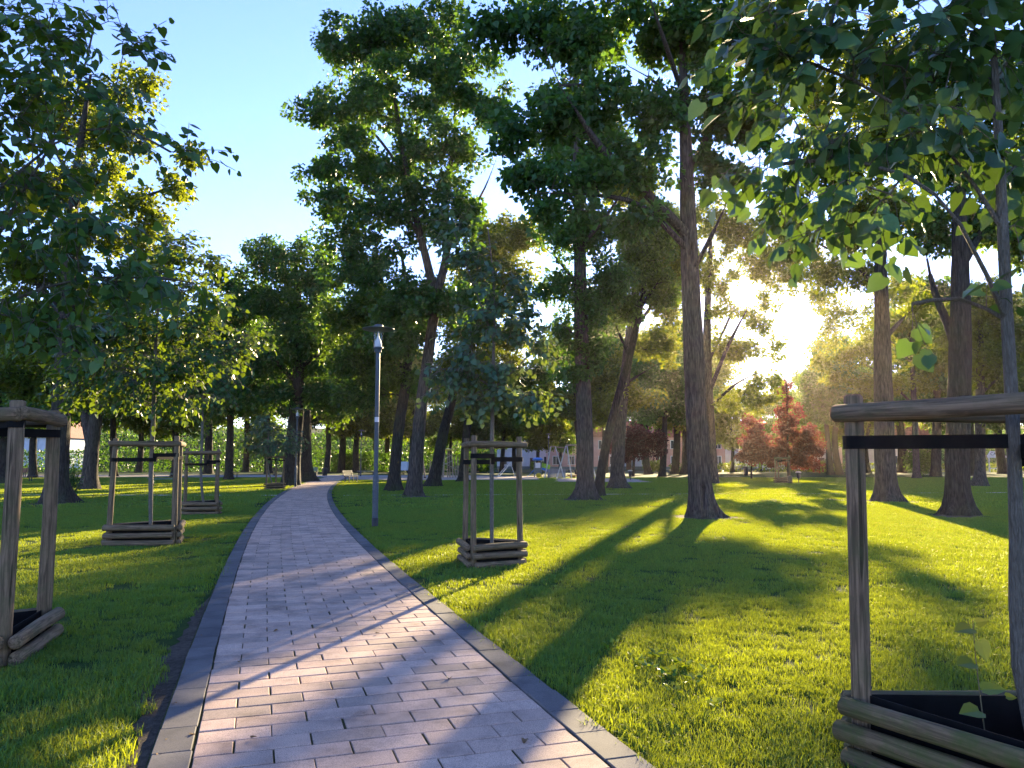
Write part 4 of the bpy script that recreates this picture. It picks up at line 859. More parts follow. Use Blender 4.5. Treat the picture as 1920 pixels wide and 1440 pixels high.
def post_bin(loc, label):
    root = empty('post_bin', loc, label, 'litter bin', 'litter bins')
    part('post', MB().bar((0, 0, 0), (0, 0, .8), .04, .04, 8).me('post', M_IRON), root); part('bucket', MB().lathe([(.13, .35), (.16, .72)], 12).me('bucket', M_IRON, True), root); part('lid', MB().lathe([(.2, .74), (.2, .80), (.1, .83)], 14).me('lid', M_PALEB, True), root)
post_bin((q.x + .4, q.y - 1.0, 0), 'post-mounted bin with white lid beside the far guard'); post_bin(G(1182, 900), 'post-mounted bin with white lid near the burred trunk')
def round_sign(loc, label):
    root = empty('road_sign', loc, label, 'sign')
    part('post', MB().bar((0, 0, 0), (0, 0, 2.2), .035, .035, 8).me('post', M_PALEB), root)
    m = MB().bar((0, -.05, 2.25), (0, -.08, 2.25), .32, .32, 18); part('disc', m.me('disc', plain('sign_red', (0.35, 0.03, 0.03), 0.4)), root)
round_sign((gx_(20, 95), 95, 0), 'round red road sign far off beside the left picture edge')

# ------------------------------------------------------------------ playground
M_POLE = plain('pole_wood', (0.28, 0.22, 0.16), 0.7); M_STEEL = plain('steel', (0.45, 0.48, 0.5), 0.3, 0.6); M_BLUE = plain('play_blue', (0.02, 0.16, 0.55), 0.4); M_LIME = plain('play_lime', (0.28, 0.50, 0.03), 0.4); M_GREYP = plain('play_grey', (0.12, 0.15, 0.15), 0.6); M_YEL = plain('play_yellow', (0.60, 0.42, 0.02), 0.5)
Dp = 74.0
root = empty('climbing_frame', (gx_(840, Dp), Dp, 0), 'tall pole climbing frame with a yellow cap on the sand', 'play equipment')
for k, (dx, dy, tx, ty, h) in enumerate(((-.9, -.4, -.6, -.3, 2.2), (-.55, .6, -.3, .3, 2.3), (-.35, -.7, -.25, -.2, 2.5), (.0, .0, 0, 0, 2.6), (.22, .1, .15, 0, 2.6), (.55, -.5, .4, -.3, 2.3), (.75, .5, .6, .3, 2.0), (1.0, 0, .95, 0, 1.9))):
    part('pole', MB().bar((dx, dy, 0), (tx, ty, h), .06, .05, 8).me('pole', M_POLE), root)
part('cap', MB().lathe([(.5, 2.58), (.42, 2.7), (.1, 2.78)], 10).me('cap', M_YEL), root)
part('net', MB().bar((-.6, -.3, 1.6), (.5, -.3, 2.2), .02).bar((-.6, -.3, 1.1), (.5, -.4, 1.6), .02).bar((-.6, .3, 1.5), (.6, .3, .9), .02).me('net', M_PALEB), root)
for px, py, t, h, lb in ((797, 897, -.25, 2.0, 'pale leaning play pole left of the climbing frame'), (806, 890, .05, 1.6, 'short upright play pole behind the leaning one')):
    q = G(px, py); root = empty('play_pole', q, lb, 'play equipment'); part('shaft', MB().bar((0, 0, 0), (t, 0, h), .08, .06, 10).me('shaft', M_POLE, True), root); part('foot', MB().lathe([(.11, 0), (.11, .12), (.09, .14)], 10).me('foot', M_IRON), root)
root = empty('metal_slide', (gx_(944, Dp), Dp, 0), 'shiny metal slide at the edge of the sand', 'slide')
M_ = Matrix.Rotation(math.radians(-48), 3, 'Y')
part('chute', MB().prism([(-.55, .12), (-.35, .10), (.62, 1.25), (.75, 1.28), (.75, 1.34), (.58, 1.33), (-.38, .2), (-.55, .22)], -.25, .25).me('chute', M_STEEL), root)
for sy in (-.28, .28): part('side_rail', MB().bar((-.5, sy, .25), (.62, sy, 1.5), .035).bar((.62, sy, 1.5), (.95, sy, 1.75), .03).me('side_rail', M_STEEL), root)
part('ladder', MB().bar((.7, -.22, 1.3), (1.15, -.22, 0), .03).bar((.7, .22, 1.3), (1.15, .22, 0), .03).bar((.85, -.22, .9), (.85, .22, .9), .02).bar((1.0, -.22, .45), (1.0, .22, .45), .02).me('ladder', M_STEEL), root)
root = empty('playhouse', (gx_(1008, 78), 78, 0), 'small playhouse with bright blue roof, lime panel and blue slide', 'playhouse')
part('tower', MB().box((0, 0, .75), (.75, .8, 1.0)).me('tower', M_GREYP), root); part('panel', MB().box((0, -.42, 1.15), (.5, .03, .5)).me('panel', M_WHITE), root)
part('roof', MB().lathe([(.30, 1.62), (.52, 1.66), (.55, 1.78), (.35, 1.9), (.1, 1.93)], 12).me('roof', M_BLUE, True), root)
for sx in (-.33, .33):
    for sy in (-.35, .35): part('corner_post', MB().bar((sx, sy, 0), (sx, sy, 1.65), .045).me('corner_post', M_GREYP), root)
part('green_panel', MB().prism([(.42, .95), (1.2, .72), (1.25, 1.2), (.42, 1.38)], -.06, .06).me('green_panel', M_LIME), root); part('bridge', MB().prism([(.40, .72), (1.2, .48), (1.25, .7), (.42, .93)], -.35, .35).me('bridge', M_BLUE), root)
part('slide', MB().prism([(-.38, .62), (-.38, .74), (-.95, .12), (-1.05, .12), (-1.05, .02)], -.25, .25).me('slide', M_BLUE), root); part('prop', MB().bar((1.15, 0, 0), (1.15, 0, .5), .05).me('prop', M_IRON), root); part('springer', MB().lathe([(.2, 0), (.26, .2), (.2, .38), (.05, .42)], 12, (.05, -1.2, 0)).me('springer', M_YEL, True), root)
root = empty('swing_frame', (gx_(1062, 70), 70, 0), 'tall steel A-frame swing on the sand right of the playhouse', 'swing')
def fp(px, py, D=70): p = P(px, py, D); return (p.x - root.location.x, p.y - root.location.y, p.z)
for a, b in (((1033, 837), (1021, 893)), ((1041, 837), (1058, 895)), ((1061, 836), (1044, 897)), ((1063, 836), (1072, 889)), ((1111, 872), (1119, 904))):
    part('leg', MB().bar(fp(*a), tuple(Vector(fp(*b)) * 1.0 - Vector((0, 0, max(0, fp(*b)[2])))), .05, .06, 8).me('leg', M_STEEL, True), root)
part('leg', MB().bar(fp(1100, 834), fp(1112, 874), .05, .055, 8).me('leg', M_STEEL, True), root)
part('crossbar', MB().bar(fp(1033, 837), fp(1041, 837), .05).bar(fp(1041, 838), fp(1062, 840), .045).bar(fp(1061, 835), fp(1101, 834), .07).me('crossbar', M_POLE), root)
for px in (1075, 1082, 1088, 1095): part('chain', MB().bar(fp(px, 835), fp(px, 882), .012, .012, 5).me('chain', M_IRON), root)
for px in (1075, 1088): a, b = fp(px, 882), fp(px + 7, 882); part('swing_seat', MB().box(((a[0] + b[0]) / 2, a[1], a[2]), (b[0] - a[0] + .06, .22, .04)).me('swing_seat', M_IRON), root)
root = empty('slatted_ramp', (gx_(1043, 72.5), 72.5, 0), 'grey slatted timber ramp behind the swing legs', 'play equipment')
for k in range(7): part('slat', MB().box((0, .04 * k, .10 + .115 * k), (1.7 - .05 * k, .04, .10)).me('slat', plain('ramp_grey', (0.22, 0.22, 0.24), 0.7)) if k == 0 else bpy.data.meshes['slat'], root, T(0, 0, 0) if k == 0 else T(0, .04 * k, .115 * k))
for sx in (-.75, .75): part('frame_post', MB().bar((sx, .2, 0), (sx, .35, .85), .04).me('frame_post', M_GREYP), root)
root = empty('rocking_boat', (gx_(1073, 74), 74, 0), 'orange rocking boat seat low on the sand right of the ramp', 'play equipment')
part('hull', MB().prism([(-.6, .28), (-.35, .12), (.35, .12), (.75, .45), (.62, .45), (.3, .25), (-.3, .25), (-.5, .32)], -.2, .2).me('hull', plain('boat_orange', (0.5, 0.20, 0.04), 0.5)), root); part('base', MB().box((0, 0, .06), (.5, .3, .12)).me('base', M_IRON), root)
root = empty('box_trailer', (gx_(758, 90), 90, 0), 'small white box trailer standing on the sand between two trunks', 'trailer')
part('box', MB().box((0, 0, 1.02), (1.05, 1.6, 1.0)).me('box', plain('trailer_white', (0.50, 0.58, 0.66), 0.5, var=.03)), root); part('chassis', MB().box((0, 0, .48), (.95, 1.7, .08)).bar((0, -.8, .45), (0, -1.7, .42), .04).me('chassis', M_IRON), root)
for sx in (-.5, .56): part('wheel', MB().bar((sx - .07, 0, .33), (sx + .07, 0, .33), .33, .33, 16).me('wheel', M_BLACK, True), root)
part('prop_leg', MB().bar((-.1, -.7, 0), (-.1, -.7, .45), .04).bar((.1, -.7, 0), (.1, -.7, .45), .04).me('prop_leg', M_IRON), root)

# ------------------------------------------------------------------ far street: houses, cars, pavilion
M_ASPH = ground_mat('asphalt', [(0.4, (0.045, 0.045, 0.047)), (0.6, (0.07, 0.07, 0.07))], (0.5, 20, 90), 0.3)
put('street', mesh('street', [(-30, 118, .01), (160, 118, .01), (160, 127, .01), (-30, 127, .01)], [[0, 1, 2, 3]], M_ASPH), kind='structure')
M_ROOF = plain('roof_tile', (0.24, 0.09, 0.06), 0.8, var=.2, scale=3); M_PANE = plain('window_glass', (0.03, 0.04, 0.05), 0.08, spec=0.8); M_FRAME = plain('window_frame', (0.6, 0.6, 0.58), 0.5, var=.03); M_DOOR = plain('door_wood', (0.12, 0.06, 0.035), 0.5)
def house(px, D, w_, h_, col, label, nwin=4, storeys=2):
    wallm = plain('render_' + label.split()[0], col, 0.85, var=.05, scale=1.5); root = empty('house', (gx_(px, D), D, 0), label, 'house', 'houses along the far street'); d_ = 9
    part('wall', MB().box((0, d_ / 2, h_ / 2), (w_, d_, h_)).me('wall', wallm), root)
    rf = part('roof', MB().prism([(-w_ / 2 - .4, h_ - .05), (w_ / 2 + .4, h_ - .05), (w_ / 2 - 1.2, h_ + 3.0), (-w_ / 2 + 1.2, h_ + 3.0)], -.5, d_ + .5).me('roof', M_ROOF), root)
    part('chimney', MB().box((w_ * .2, d_ / 2, h_ + 3.4), (.7, .7, 1.6)).me('chimney', M_DOOR), rf)
    part('plinth', MB().box((0, -.03, .3), (w_ + .02, .06, .6)).me('plinth', M_GREYP), root)
    fw, fh = 1.15, 1.45; sp_ = w_ / nwin
    fm = MB().box((-fw / 2, -.05, 0), (.1, .1, fh)).box((fw / 2, -.05, 0), (.1, .1, fh)).box((0, -.05, fh / 2), (fw + .1, .1, .1)).box((0, -.05, 0), (.07, .08, fh)).me('window', M_FRAME)
    pm = MB().box((0, -.015, 0), (fw, .02, fh)).me('pane', M_PANE); sm = MB().box((0, -.12, -fh / 2 - .05), (fw + .3, .24, .07)).me('sill', M_FRAME)
    for s_ in range(storeys):
        for k in range(nwin):
            x = -w_ / 2 + sp_ * (k + .5)
            if s_ == 0 and k == nwin // 2:
                dr_ = part('door', MB().box((x, -.04, 1.1), (1.0, .1, 2.2)).me('door', M_DOOR), root); part('handle', MB().box((x + .38, -.12, 1.05), (.05, .06, .14)).me('handle', M_STEEL), dr_); continue
            wn = part('window', fm, root, T(x, 0, 1.75 + s_ * 2.8)); part('pane', pm, wn); part('sill', sm, wn)
house(1085, 140, 11, 6.0, (0.50, 0.30, 0.26), 'salmon rendered house behind the straight grey-barked trunk')
house(1178, 146, 9, 6.2, (0.52, 0.56, 0.64), 'pale bluish house behind the purple tree', 3)
house(1290, 138, 13, 5.8, (0.48, 0.27, 0.22), 'long reddish house left of the big bare trunk', 5)
house(1425, 150, 10, 6.0, (0.55, 0.55, 0.55), 'light grey house behind the copper-red trees')
house(1525, 140, 10, 5.8, (0.55, 0.42, 0.36), 'peach coloured house right of the copper-red trees')
house(1700, 128, 7, 5.6, (0.58, 0.52, 0.38), 'cream house with a corner pilaster between the right-hand trunks', 3)
house(985, 150, 11, 6.0, (0.58, 0.58, 0.60), 'white house behind the playhouse and swing')
house(52, 130, 10, 5.6, (0.55, 0.60, 0.66), 'bluish white house beyond the hedge at the left edge')
def car(px, D, col, label, rz=0.0):
    root = empty('parked_car', (gx_(px, D), D, 0), label, 'car', 'cars parked along the far street', rz); pm = plain('car_paint', col, 0.25, var=.02, spec=.6)
    part('body', MB().prism([(-2.1, .35), (-2.12, .75), (-1.95, .88), (-1.1, .95), (1.0, .95), (1.9, .82), (2.1, .62), (2.1, .35)], -.85, .85).me('body', pm), root)
    part('cabin', MB().prism([(-1.6, .94), (-1.15, 1.42), (.35, 1.45), (1.05, .94)], -.74, .74).me('cabin', pm), root)
    for (x0, x1, x2, x3) in ((-1.38, -1.05, -.3, -.3), (-.2, -.2, .3, .8)): part('side_window', MB().prism([(x0, .98), (x1, 1.36), (x2, 1.38), (x3, .98)], -.752, .752).me('side_window', M_PANE), root)
    for sx in (-1.3, 1.3):
        for sy in (-.78, .78): w_ = part('wheel', MB().bar((sx, sy - .1, .32), (sx, sy + .1, .32), .32, .32, 16).me('wheel', M_BLACK, True), root); part('rim', MB().bar((sx, sy - .108, .32), (sx, sy + .108, .32), .19, .19, 12).me('rim', M_STEEL), w_)
    for sy in (-.6, .6): part('headlight', MB().box((2.06, sy, .68), (.1, .3, .14)).me('headlight', M_FRAME), root)
for a in ((1312, 121, (0.6, 0.6, 0.62), 'white car parked left of the big bare trunk'), (1445, 122, (0.62, 0.63, 0.65), 'white car half behind the copper-red trees'), (1517, 121, (0.45, 0.47, 0.5), 'silver car right of the copper-red trees'), (1634, 121, (0.6, 0.6, 0.6), 'white car seen just right of the right-edge guard post'), (880, 123, (0.5, 0.52, 0.55), 'light grey car far behind the climbing frame')): car(*a)
Dv = 112; root = empty('pavilion', (gx_(1870, Dv), Dv, 0), 'small white open pavilion with dark lettering near the right picture edge', 'pavilion')
for x in (-1.5, -.2, 1.3, 3.0): part('post', MB().box((x, 0, 1.05), (.12, .12, 2.1)).me('post', M_WHITE), root)
part('beam', MB().box((.75, 0, 2.2), (4.9, .2, .25)).me('beam', M_WHITE), root); part('parapet', MB().box((.75, 0, .55), (4.7, .1, .12)).me('parapet', M_WHITE), root)
fs = part('sign_board', MB().prism([(-1.7, 2.33), (.55, 2.33), (.15, 3.0), (-1.25, 3.0)], -.1, .1).me('sign_board', M_WHITE), root)
tx = bpy.data.curves.new('lettering', 'FONT'); tx.body = 'CASC'; tx.size = .62; tx.extrude = .01; tx.align_x = 'CENTER'; tx.materials.append(M_BLACK)
tmp_ = bpy.data.objects.new('lettering_source', tx); COL.objects.link(tmp_); bpy.context.view_layer.update()
tx = bpy.data.meshes.new_from_object(tmp_.evaluated_get(bpy.context.evaluated_depsgraph_get())); bpy.data.objects.remove(tmp_)
part('lettering', tx, fs, T(-.55, -.13, 2.42) @ Matrix.Rotation(math.pi / 2, 4, 'X'))
part('roof', MB().prism([(-1.9, 2.31), (3.4, 2.31), (3.2, 2.42), (-1.7, 2.42)], .22, 2.6).me('roof', M_GREYP), root)

# ------------------------------------------------------------------ background trees, hedges, shrubs
def variant(seed, H=14.0, W=4.2, lmat=M_FAR, ncl=230, per=100, low=0.20):
    rng = np.random.default_rng(seed); b0 = Vector((0, 0, 0)); bl = []
    tp = [(Vector((0, 0, -.1)), .42), (Vector((rng.normal(0, .15), rng.normal(0, .15), H * .25)), .33), (Vector((rng.normal(0, .4), rng.normal(0, .4), H * .6)), .2), (Vector((rng.normal(0, .5), rng.normal(0, .5), H * .93)), .04)]
    for k in range(13):
        z = H * (low + .1 + (0.86 - low) * (k + .5) / 13); rr_ = W * math.sin(math.pi * min(1, max(.12, (z / H - low + .12) / (1.12 - low)))) ** .7; a = k * 2.4 + rng.uniform(-.5, .5); q = rr_ * rng.uniform(.25, .95); e_ = rng.uniform(.28, .6)
        bl.append((np.array([q * math.cos(a), q * math.sin(a), z + rng.normal(0, .03) * H]), (rr_ * e_, rr_ * e_, H * rng.uniform(.05, .1)), 1))
    BV, BF, LV, LF = tree_data(rng, tp, [], bl, ncl, per, 0.95, 0.30, QUAD_LEAF, H * low, sun_gap=False, n=14, flare=0.7, step=.9, seed=seed)
    return mesh('trunk', BV, BF, M_BARK2, True), mesh('crown', LV, [LF], lmat), H
VAR = [variant(101, low=.3), variant(102, 14, 4.8, M_MAPLE2, low=.3), variant(103, 14, 3.8, M_MAPLE, low=.32), variant(104, 14, 5.0, M_FAR, low=.22), variant(105, 14, 4.4, M_MAPLE2, low=.2)]
rv = random.Random(77)
def bg_tree(px, D, ytop, label, k, group, wide=1.0):
    h = P(px, ytop, D).z; tr_, cr_, H = VAR[k]; s_ = h / H; x = P(px, 860, D).x
    root = empty('park_tree', (x, D, 0), label, 'tree', group, rv.uniform(0, 6.28)); sw = max(s_, .75) * wide; root.scale = (sw, sw, s_)
    for nm, me_ in (('trunk', tr_), ('crown', cr_)):
        o_ = bpy.data.objects.new(nm, me_); COL.objects.link(o_); o_.parent = root
    TRUNKS.append((x, D, .8)); return root
zones = [
 ('%s from the left of the shaded far trees left of the path end', 'far trees left', [(-60, 92, 590, 3), (65, 72, 590, 4), (125, 98, 640, 1), (215, 80, 600, 2), (262, 108, 650, 3), (330, 78, 600, 4), (392, 96, 560, 1), (430, 66, 560, 0), (462, 112, 630, 3), (505, 98, 600, 2)]),
 ('%s from the left of the far trees between far lamp and leaning trunks', 'far trees centre left', [(612, 104, 640, 0), (640, 110, 600, 3), (668, 108, 640, 4), (700, 118, 690, 1), (726, 114, 660, 3)]),
 ('%s from the left of the leafy trees behind the playground', 'far trees behind playground', [(770, 104, 640, 4), (845, 112, 720, 3), (893, 108, 720, 0), (940, 114, 700, 2), (965, 118, 700, 3), (1010, 104, 730, 4), (1050, 112, 740, 3), (1085, 96, 650, 1)]),
 ('%s from the left of the far trees behind the burred trunk', 'far trees centre right', [(1130, 104, 560, 0), (1215, 94, 610, 1), (1241, 81, 630, 2), (1264, 96, 600, 0), (1283, 95, 600, 4), (1322, 108, 640, 1)]),
 ('%s from the left of the low trees beyond the copper-red pair', 'far trees in the gap', [(1372, 112, 720, 4), (1425, 116, 745, 3), (1475, 120, 720, 4)]),
 ('%s from the left of the tall trees right of the copper-red pair', 'far trees right of copper trees', [(1520, 116, 710, 3), (1556, 90, 640, 2), (1573, 92, 630, 0), (1600, 114, 690, 4)]),
 ('%s from the left of the far trees seen through the right-edge guard', 'far trees right', [(1628, 100, 690, 1), (1690, 104, 560, 4), (1752, 81, 520, 2), (1790, 100, 560, 1), (1822, 84, 560, 3), (1880, 96, 540, 4), (1935, 78, 540, 1), (2010, 90, 520, 0)]),
]
ORD = 'first second third fourth fifth sixth seventh eighth ninth tenth eleventh'.split()
for lb, gp, lst in zones:
    for n_, (px, D, yt, k) in enumerate(sorted(lst)): bg_tree(px, D, yt, lb % ORD[n_], k, gp)
rng = np.random.default_rng(5)
def leafy_box(name, label, cat, c, dims, n, size, lmat, round_=False, group=None):
    """dense shrub or hedge: stems and a skin of leaves through its volume"""
    c = Vector(c); root = empty(name, (c.x, c.y, 0), label, cat, group); u = rng.uniform(-1, 1, (n, 3))
    if round_: u = unit(rng.normal(size=(n, 3))) * rng.uniform(0, 1, (n, 1)) ** .45
    else:
        ax_ = rng.integers(0, 3, n); sg = np.sign(rng.uniform(-1, 1, n)); m_ = rng.uniform(0, 1, n) < .7; u[np.arange(n)[m_], ax_[m_]] = (sg * rng.uniform(.8, 1.05, n))[m_]
    pos = u * np.array(dims) / 2 + np.array([0, 0, dims[2] / 2 + .05]); pos[:, 2] += rng.normal(0, .05, n)
    lv, lf = leaves(rng, pos, rng.normal(0, 1, (n, 3)) + u * .6, rng.normal(0, .8, (n, 3)) + np.array([0, 0, .5]), size * rng.uniform(.6, 1.3, n), QUAD_LEAF)
    put('foliage', mesh('foliage', lv, [lf], lmat), root, T(c.x, c.y, 0)); mb_ = MB()
    for k in range(max(3, int(dims[0] / 1.2))): x = (k + .5) / max(3, int(dims[0] / 1.2)) * dims[0] * .8 - dims[0] * .4; mb_.bar((x * (.4 if round_ else 1), 0, 0), (x, rng.uniform(-.2, .2), dims[2] * .8), .035, .012, 5)
    put('stem', mb_.me('stem', M_BARK2), root, T(c.x, c.y, 0)); return root
leafy_box('hedge', 'long dark hedge along the far left edge of the park', 'hedge', (-52, 116, 0), (62, 2.2, 3.0), 15000, .34, M_MAPLE)
leafy_box('hedge', 'low clipped hedge in front of the far right houses', 'hedge', (60, 114, 0), (70, 1.4, 1.1), 6000, .3, M_MAPLE2)
leafy_box('hedge', 'dark hedge strip behind the benches beyond the path end', 'hedge', (-14, 112, 0), (22, 2.0, 2.6), 6000, .34, M_MAPLE)
def far_wood(name, label, x0, x1, y0, y1, h, n):
    x = rng.uniform(x0, x1, n); y = rng.uniform(y0, y1, n); top = h * (.55 + .45 * vnoise(x, y, 7, 31)) * (.85 + .3 * vnoise(x, y, 2, 32)); z = top * rng.uniform(0, 1, n) ** .7
    lv, lf = leaves(rng, np.stack([x, y, z], 1), rng.normal(0, 1, (n, 3)), rng.normal(0, 1, (n, 3)), .55 * rng.uniform(.6, 1.3, n), QUAD_LEAF)
    put(name, mesh(name, lv, [lf], M_MAPLE), kind='stuff', label=label, category='woodland')
far_wood('woodland', 'distant dark woodland closing the view behind the street and hedges', -190, 230, 158, 172, 11, 80000)
hx = np.linspace(-420, 460, 45); hz = 7 + 5 * vnoise(hx, hx * 0, 60, 41); V = []
for k, x_ in enumerate(hx): V += [(x_, 174, -.5), (x_, 186, hz[k] * .8), (x_, 205, hz[k]), (x_, 300, 0)]
put('sky_screen_bank', mesh('sky_screen_bank', V, [[4 * k + j, 4 * k + 4 + j, 4 * k + 5 + j, 4 * k + 1 + j] for k in range(len(hx) - 1) for j in range(3)], M_LAWN), kind='structure')  # added bank that screens the bright horizon sky below the far crowns
q = G(126, 936); leafy_box('shrub', 'small leafy bush at the foot of the left trunk', 'shrub', (q.x + .3, q.y - .5, 0), (1.0, .9, 1.3), 900, .10, M_LINDEN, True)
leafy_box('shrub', 'big rounded bluish-green bush left of a far right trunk', 'shrub', (gx_(1722, 84), 84, 0), (3.4, 3, 3.4), 2600, .26, M_FAR, True)
for px, lb in ((1218, 'yellow-lit low shrub left of a far trunk, by the street'), (1232, 'second yellow-lit low shrub by the street'), (1545, 'low shrub at the foot of the twin far trunks'), (1008, 'low shrub just behind the playhouse')):
    leafy_box('shrub', lb, 'shrub', (gx_(px, 108), 108, 0), (2.2, 1.8, 1.7), 800, .22, M_MAPLE2, True)

# ------------------------------------------------------------------ grass
def blades(rng, n, r, h, wdt, bend=.5):
    a = rng.uniform(0, 6.283, n); q = r * np.sqrt(rng.uniform(0, 1, n)); base = np.stack([q * np.cos(a), q * np.sin(a), np.zeros(n)], 1); t = rng.uniform(0, 6.283, n); d = np.stack([np.cos(t), np.sin(t), np.zeros(n)], 1)
    f = rng.uniform(0, 6.283, n); sd = np.stack([np.cos(f), np.sin(f), np.zeros(n)], 1); hh = (h * rng.uniform(.5, 1.25, n))[:, None]; bn = (bend * rng.uniform(.1, 1.0, n))[:, None]; ww = (wdt * rng.uniform(.7, 1.2, n))[:, None]; z = np.array([0, 0, 1.0])
    m1 = base + d * hh * bn * .3 + z * hh * .55; tp = base + d * hh * bn + z * hh * (1 - .35 * bn)
    V = np.stack([base - sd * ww / 2, base + sd * ww / 2, m1 + sd * ww * .42, m1 - sd * ww * .42, tp], 1).reshape(-1, 3); i_ = (np.arange(n) * 5)[:, None]
    return V, [np.array([[0, 1, 2, 3]]) + i_, np.array([[3, 2, 4]]) + i_]
def scatter(name, label, tufts, pts, rot, sc):
    coll = bpy.data.collections.new(name + '_tufts')
    for k, (v, f) in enumerate(tufts): ob = bpy.data.objects.new('tuft', mesh('tuft', v, f, M_GRASS)); coll.objects.link(ob)
    me_ = bpy.data.meshes.new(name); me_.vertices.add(len(pts)); me_.vertices.foreach_set('co', pts.astype(np.float32).ravel())
    for nm, arr in (('rot', rot), ('sc', sc)): at = me_.attributes.new(nm, 'FLOAT', 'POINT'); at.data.foreach_set('value', arr.astype(np.float32))
    me_.update(); ob = put(name, me_); ob['kind'] = 'stuff'; ob['label'] = label; ob['category'] = 'grass'
    ng = bpy.data.node_groups.new(name, 'GeometryNodeTree'); ng.interface.new_socket('Geometry', in_out='INPUT', socket_type='NodeSocketGeometry'); ng.interface.new_socket('Geometry', in_out='OUTPUT', socket_type='NodeSocketGeometry')
    nn = ng.nodes; gi = nn.new('NodeGroupInput'); go = nn.new('NodeGroupOutput'); ip = nn.new('GeometryNodeInstanceOnPoints'); ci = nn.new('GeometryNodeCollectionInfo')
    ci.inputs['Collection'].default_value = coll; ci.inputs['Separate Children'].default_value = True; ci.inputs['Reset Children'].default_value = True; ip.inputs['Pick Instance'].default_value = True
    a1 = nn.new('GeometryNodeInputNamedAttribute'); a1.data_type = 'FLOAT'; a1.inputs[0].default_value = 'rot'; a2 = nn.new('GeometryNodeInputNamedAttribute'); a2.data_type = 'FLOAT'; a2.inputs[0].default_value = 'sc'; cx = nn.new('ShaderNodeCombineXYZ'); rn = nn.new('FunctionNodeRandomValue'); rn.data_type = 'INT'
    for s_ in rn.inputs:
        if s_.type == 'INT' and s_.name == 'Max': s_.default_value = len(tufts) - 1
    lk = ng.links.new; lk(gi.outputs[0], ip.inputs['Points']); lk(ci.outputs[0], ip.inputs['Instance']); lk(a1.outputs[0], cx.inputs[2]); lk(cx.outputs[0], ip.inputs['Rotation']); lk(a2.outputs[0], ip.inputs['Scale'])
    for o_ in rn.outputs:
        if o_.type == 'INT': lk(o_, ip.inputs['Instance Index'])
    lk(ip.outputs[0], go.inputs[0]); md = ob.modifiers.new('scatter', 'NODES'); md.node_group = ng; return ob
def in_tri(x, y, t, m):
    c = sum(t, Vector((0, 0))) / 3; ok = np.ones(len(x), bool)
    for k in range(3):
        a, b = t[k], t[(k + 1) % 3]; e = b - a; nrm = Vector((e.y, -e.x)).normalized()
        if nrm.dot(c - a) > 0: nrm = -nrm
        ok &= ((x - a.x) * nrm.x + (y - a.y) * nrm.y) < m
    return ok
def in_poly(x, y, poly):
    r_ = np.zeros(len(x), bool); j = len(poly) - 1
    for i_ in range(len(poly)):
        xi, yi = poly[i_]; xj, yj = poly[j]; c_ = ((yi > y) != (yj > y)) & (x < (xj - xi) * (y - yi) / (yj - yi + 1e-9) + xi); r_ ^= c_; j = i_
    return r_
def lawn_points(rng, y0, y1, dens, keep, soil=True):
    A = (y1 - y0) * (1.5 * (y0 + y1) / 2 + 5); n = int(A * dens); y = np.sqrt(rng.uniform(y0 * y0, y1 * y1, n)) if y0 > 4 else rng.uniform(y0, y1, n); x = rng.uniform(-1, 1, n) * (.75 * y + 2.5)
    d = path_dist(x, y); ok = np.abs(d) > 1.215 + keep
    if soil:
        bare = (d < 0) & (-d < 1.24 + .16 * np.clip((9.6 - y) / 2.5, 0, 1) + .12 * (vnoise(x, y, .3, 3) - .5)) & (y < 9.6); ok &= ~bare
    ok &= ~((y < 20) & (vnoise(x, y, .55, 9) < .16) & (x < -1))
    for t in GUARDS: ok &= ~in_tri(x, y, t, .13)
    for tx_, ty_, tr_ in TRUNKS: ok &= ((x - tx_) ** 2 + (y - ty_) ** 2) > tr_ ** 2 * .45
    for c_, r_ in WORN: ok &= np.hypot(x - c_.x, y - c_.y) > r_ * (.55 + .75 * vnoise(x, y, .28, 17))
    for pl in (CROSS, SAND, SAND2): ok &= ~in_poly(x, y, pl)
    x, y = x[ok], y[ok]; return x, y
rg = np.random.default_rng(21)
def zone(name, label, y0, y1, dens, keep, tufts, smin, smax, ns):
    x, y = lawn_points(rg, y0, y1, dens, keep); n1 = vnoise(x, y, ns, 11); n2 = vnoise(x, y, ns * .3, 12); d = path_dist(x, y)
    sc = smin + (smax - smin) * np.clip(n1 * .6 + n2 * .5 - .05, 0, 1.1); edge = np.exp(-(np.abs(d) - 1.2) / .5); sc *= 1 + .35 * edge * n2
    scatter(name, label, tufts, np.stack([x, y, np.zeros(len(x))], 1), rg.uniform(0, 6.283, len(x)), sc * rg.uniform(.8, 1.2, len(x)))
zone('lawn_grass', 'mown grass blades of the near lawn on both sides of the path', 2.4, 9.5, 190, 0.02, [blades(rg, 40, .08, .046, .0038, .9) for _ in range(6)], .7, 1.5, 1.3)
zone('lawn_grass', 'mown grass of the middle lawn around the tree guards', 9.5, 26, 48, 0.05, [blades(rg, 70, .16, .048, .0065, .9) for _ in range(6)], .7, 1.3, 2.5)
zone('lawn_grass', 'short grass of the far lawn under the big trees', 26, 74, 6.5, 0.2, [blades(rg, 70, .42, .062, .022, .8) for _ in range(5)], .75, 1.3, 6)

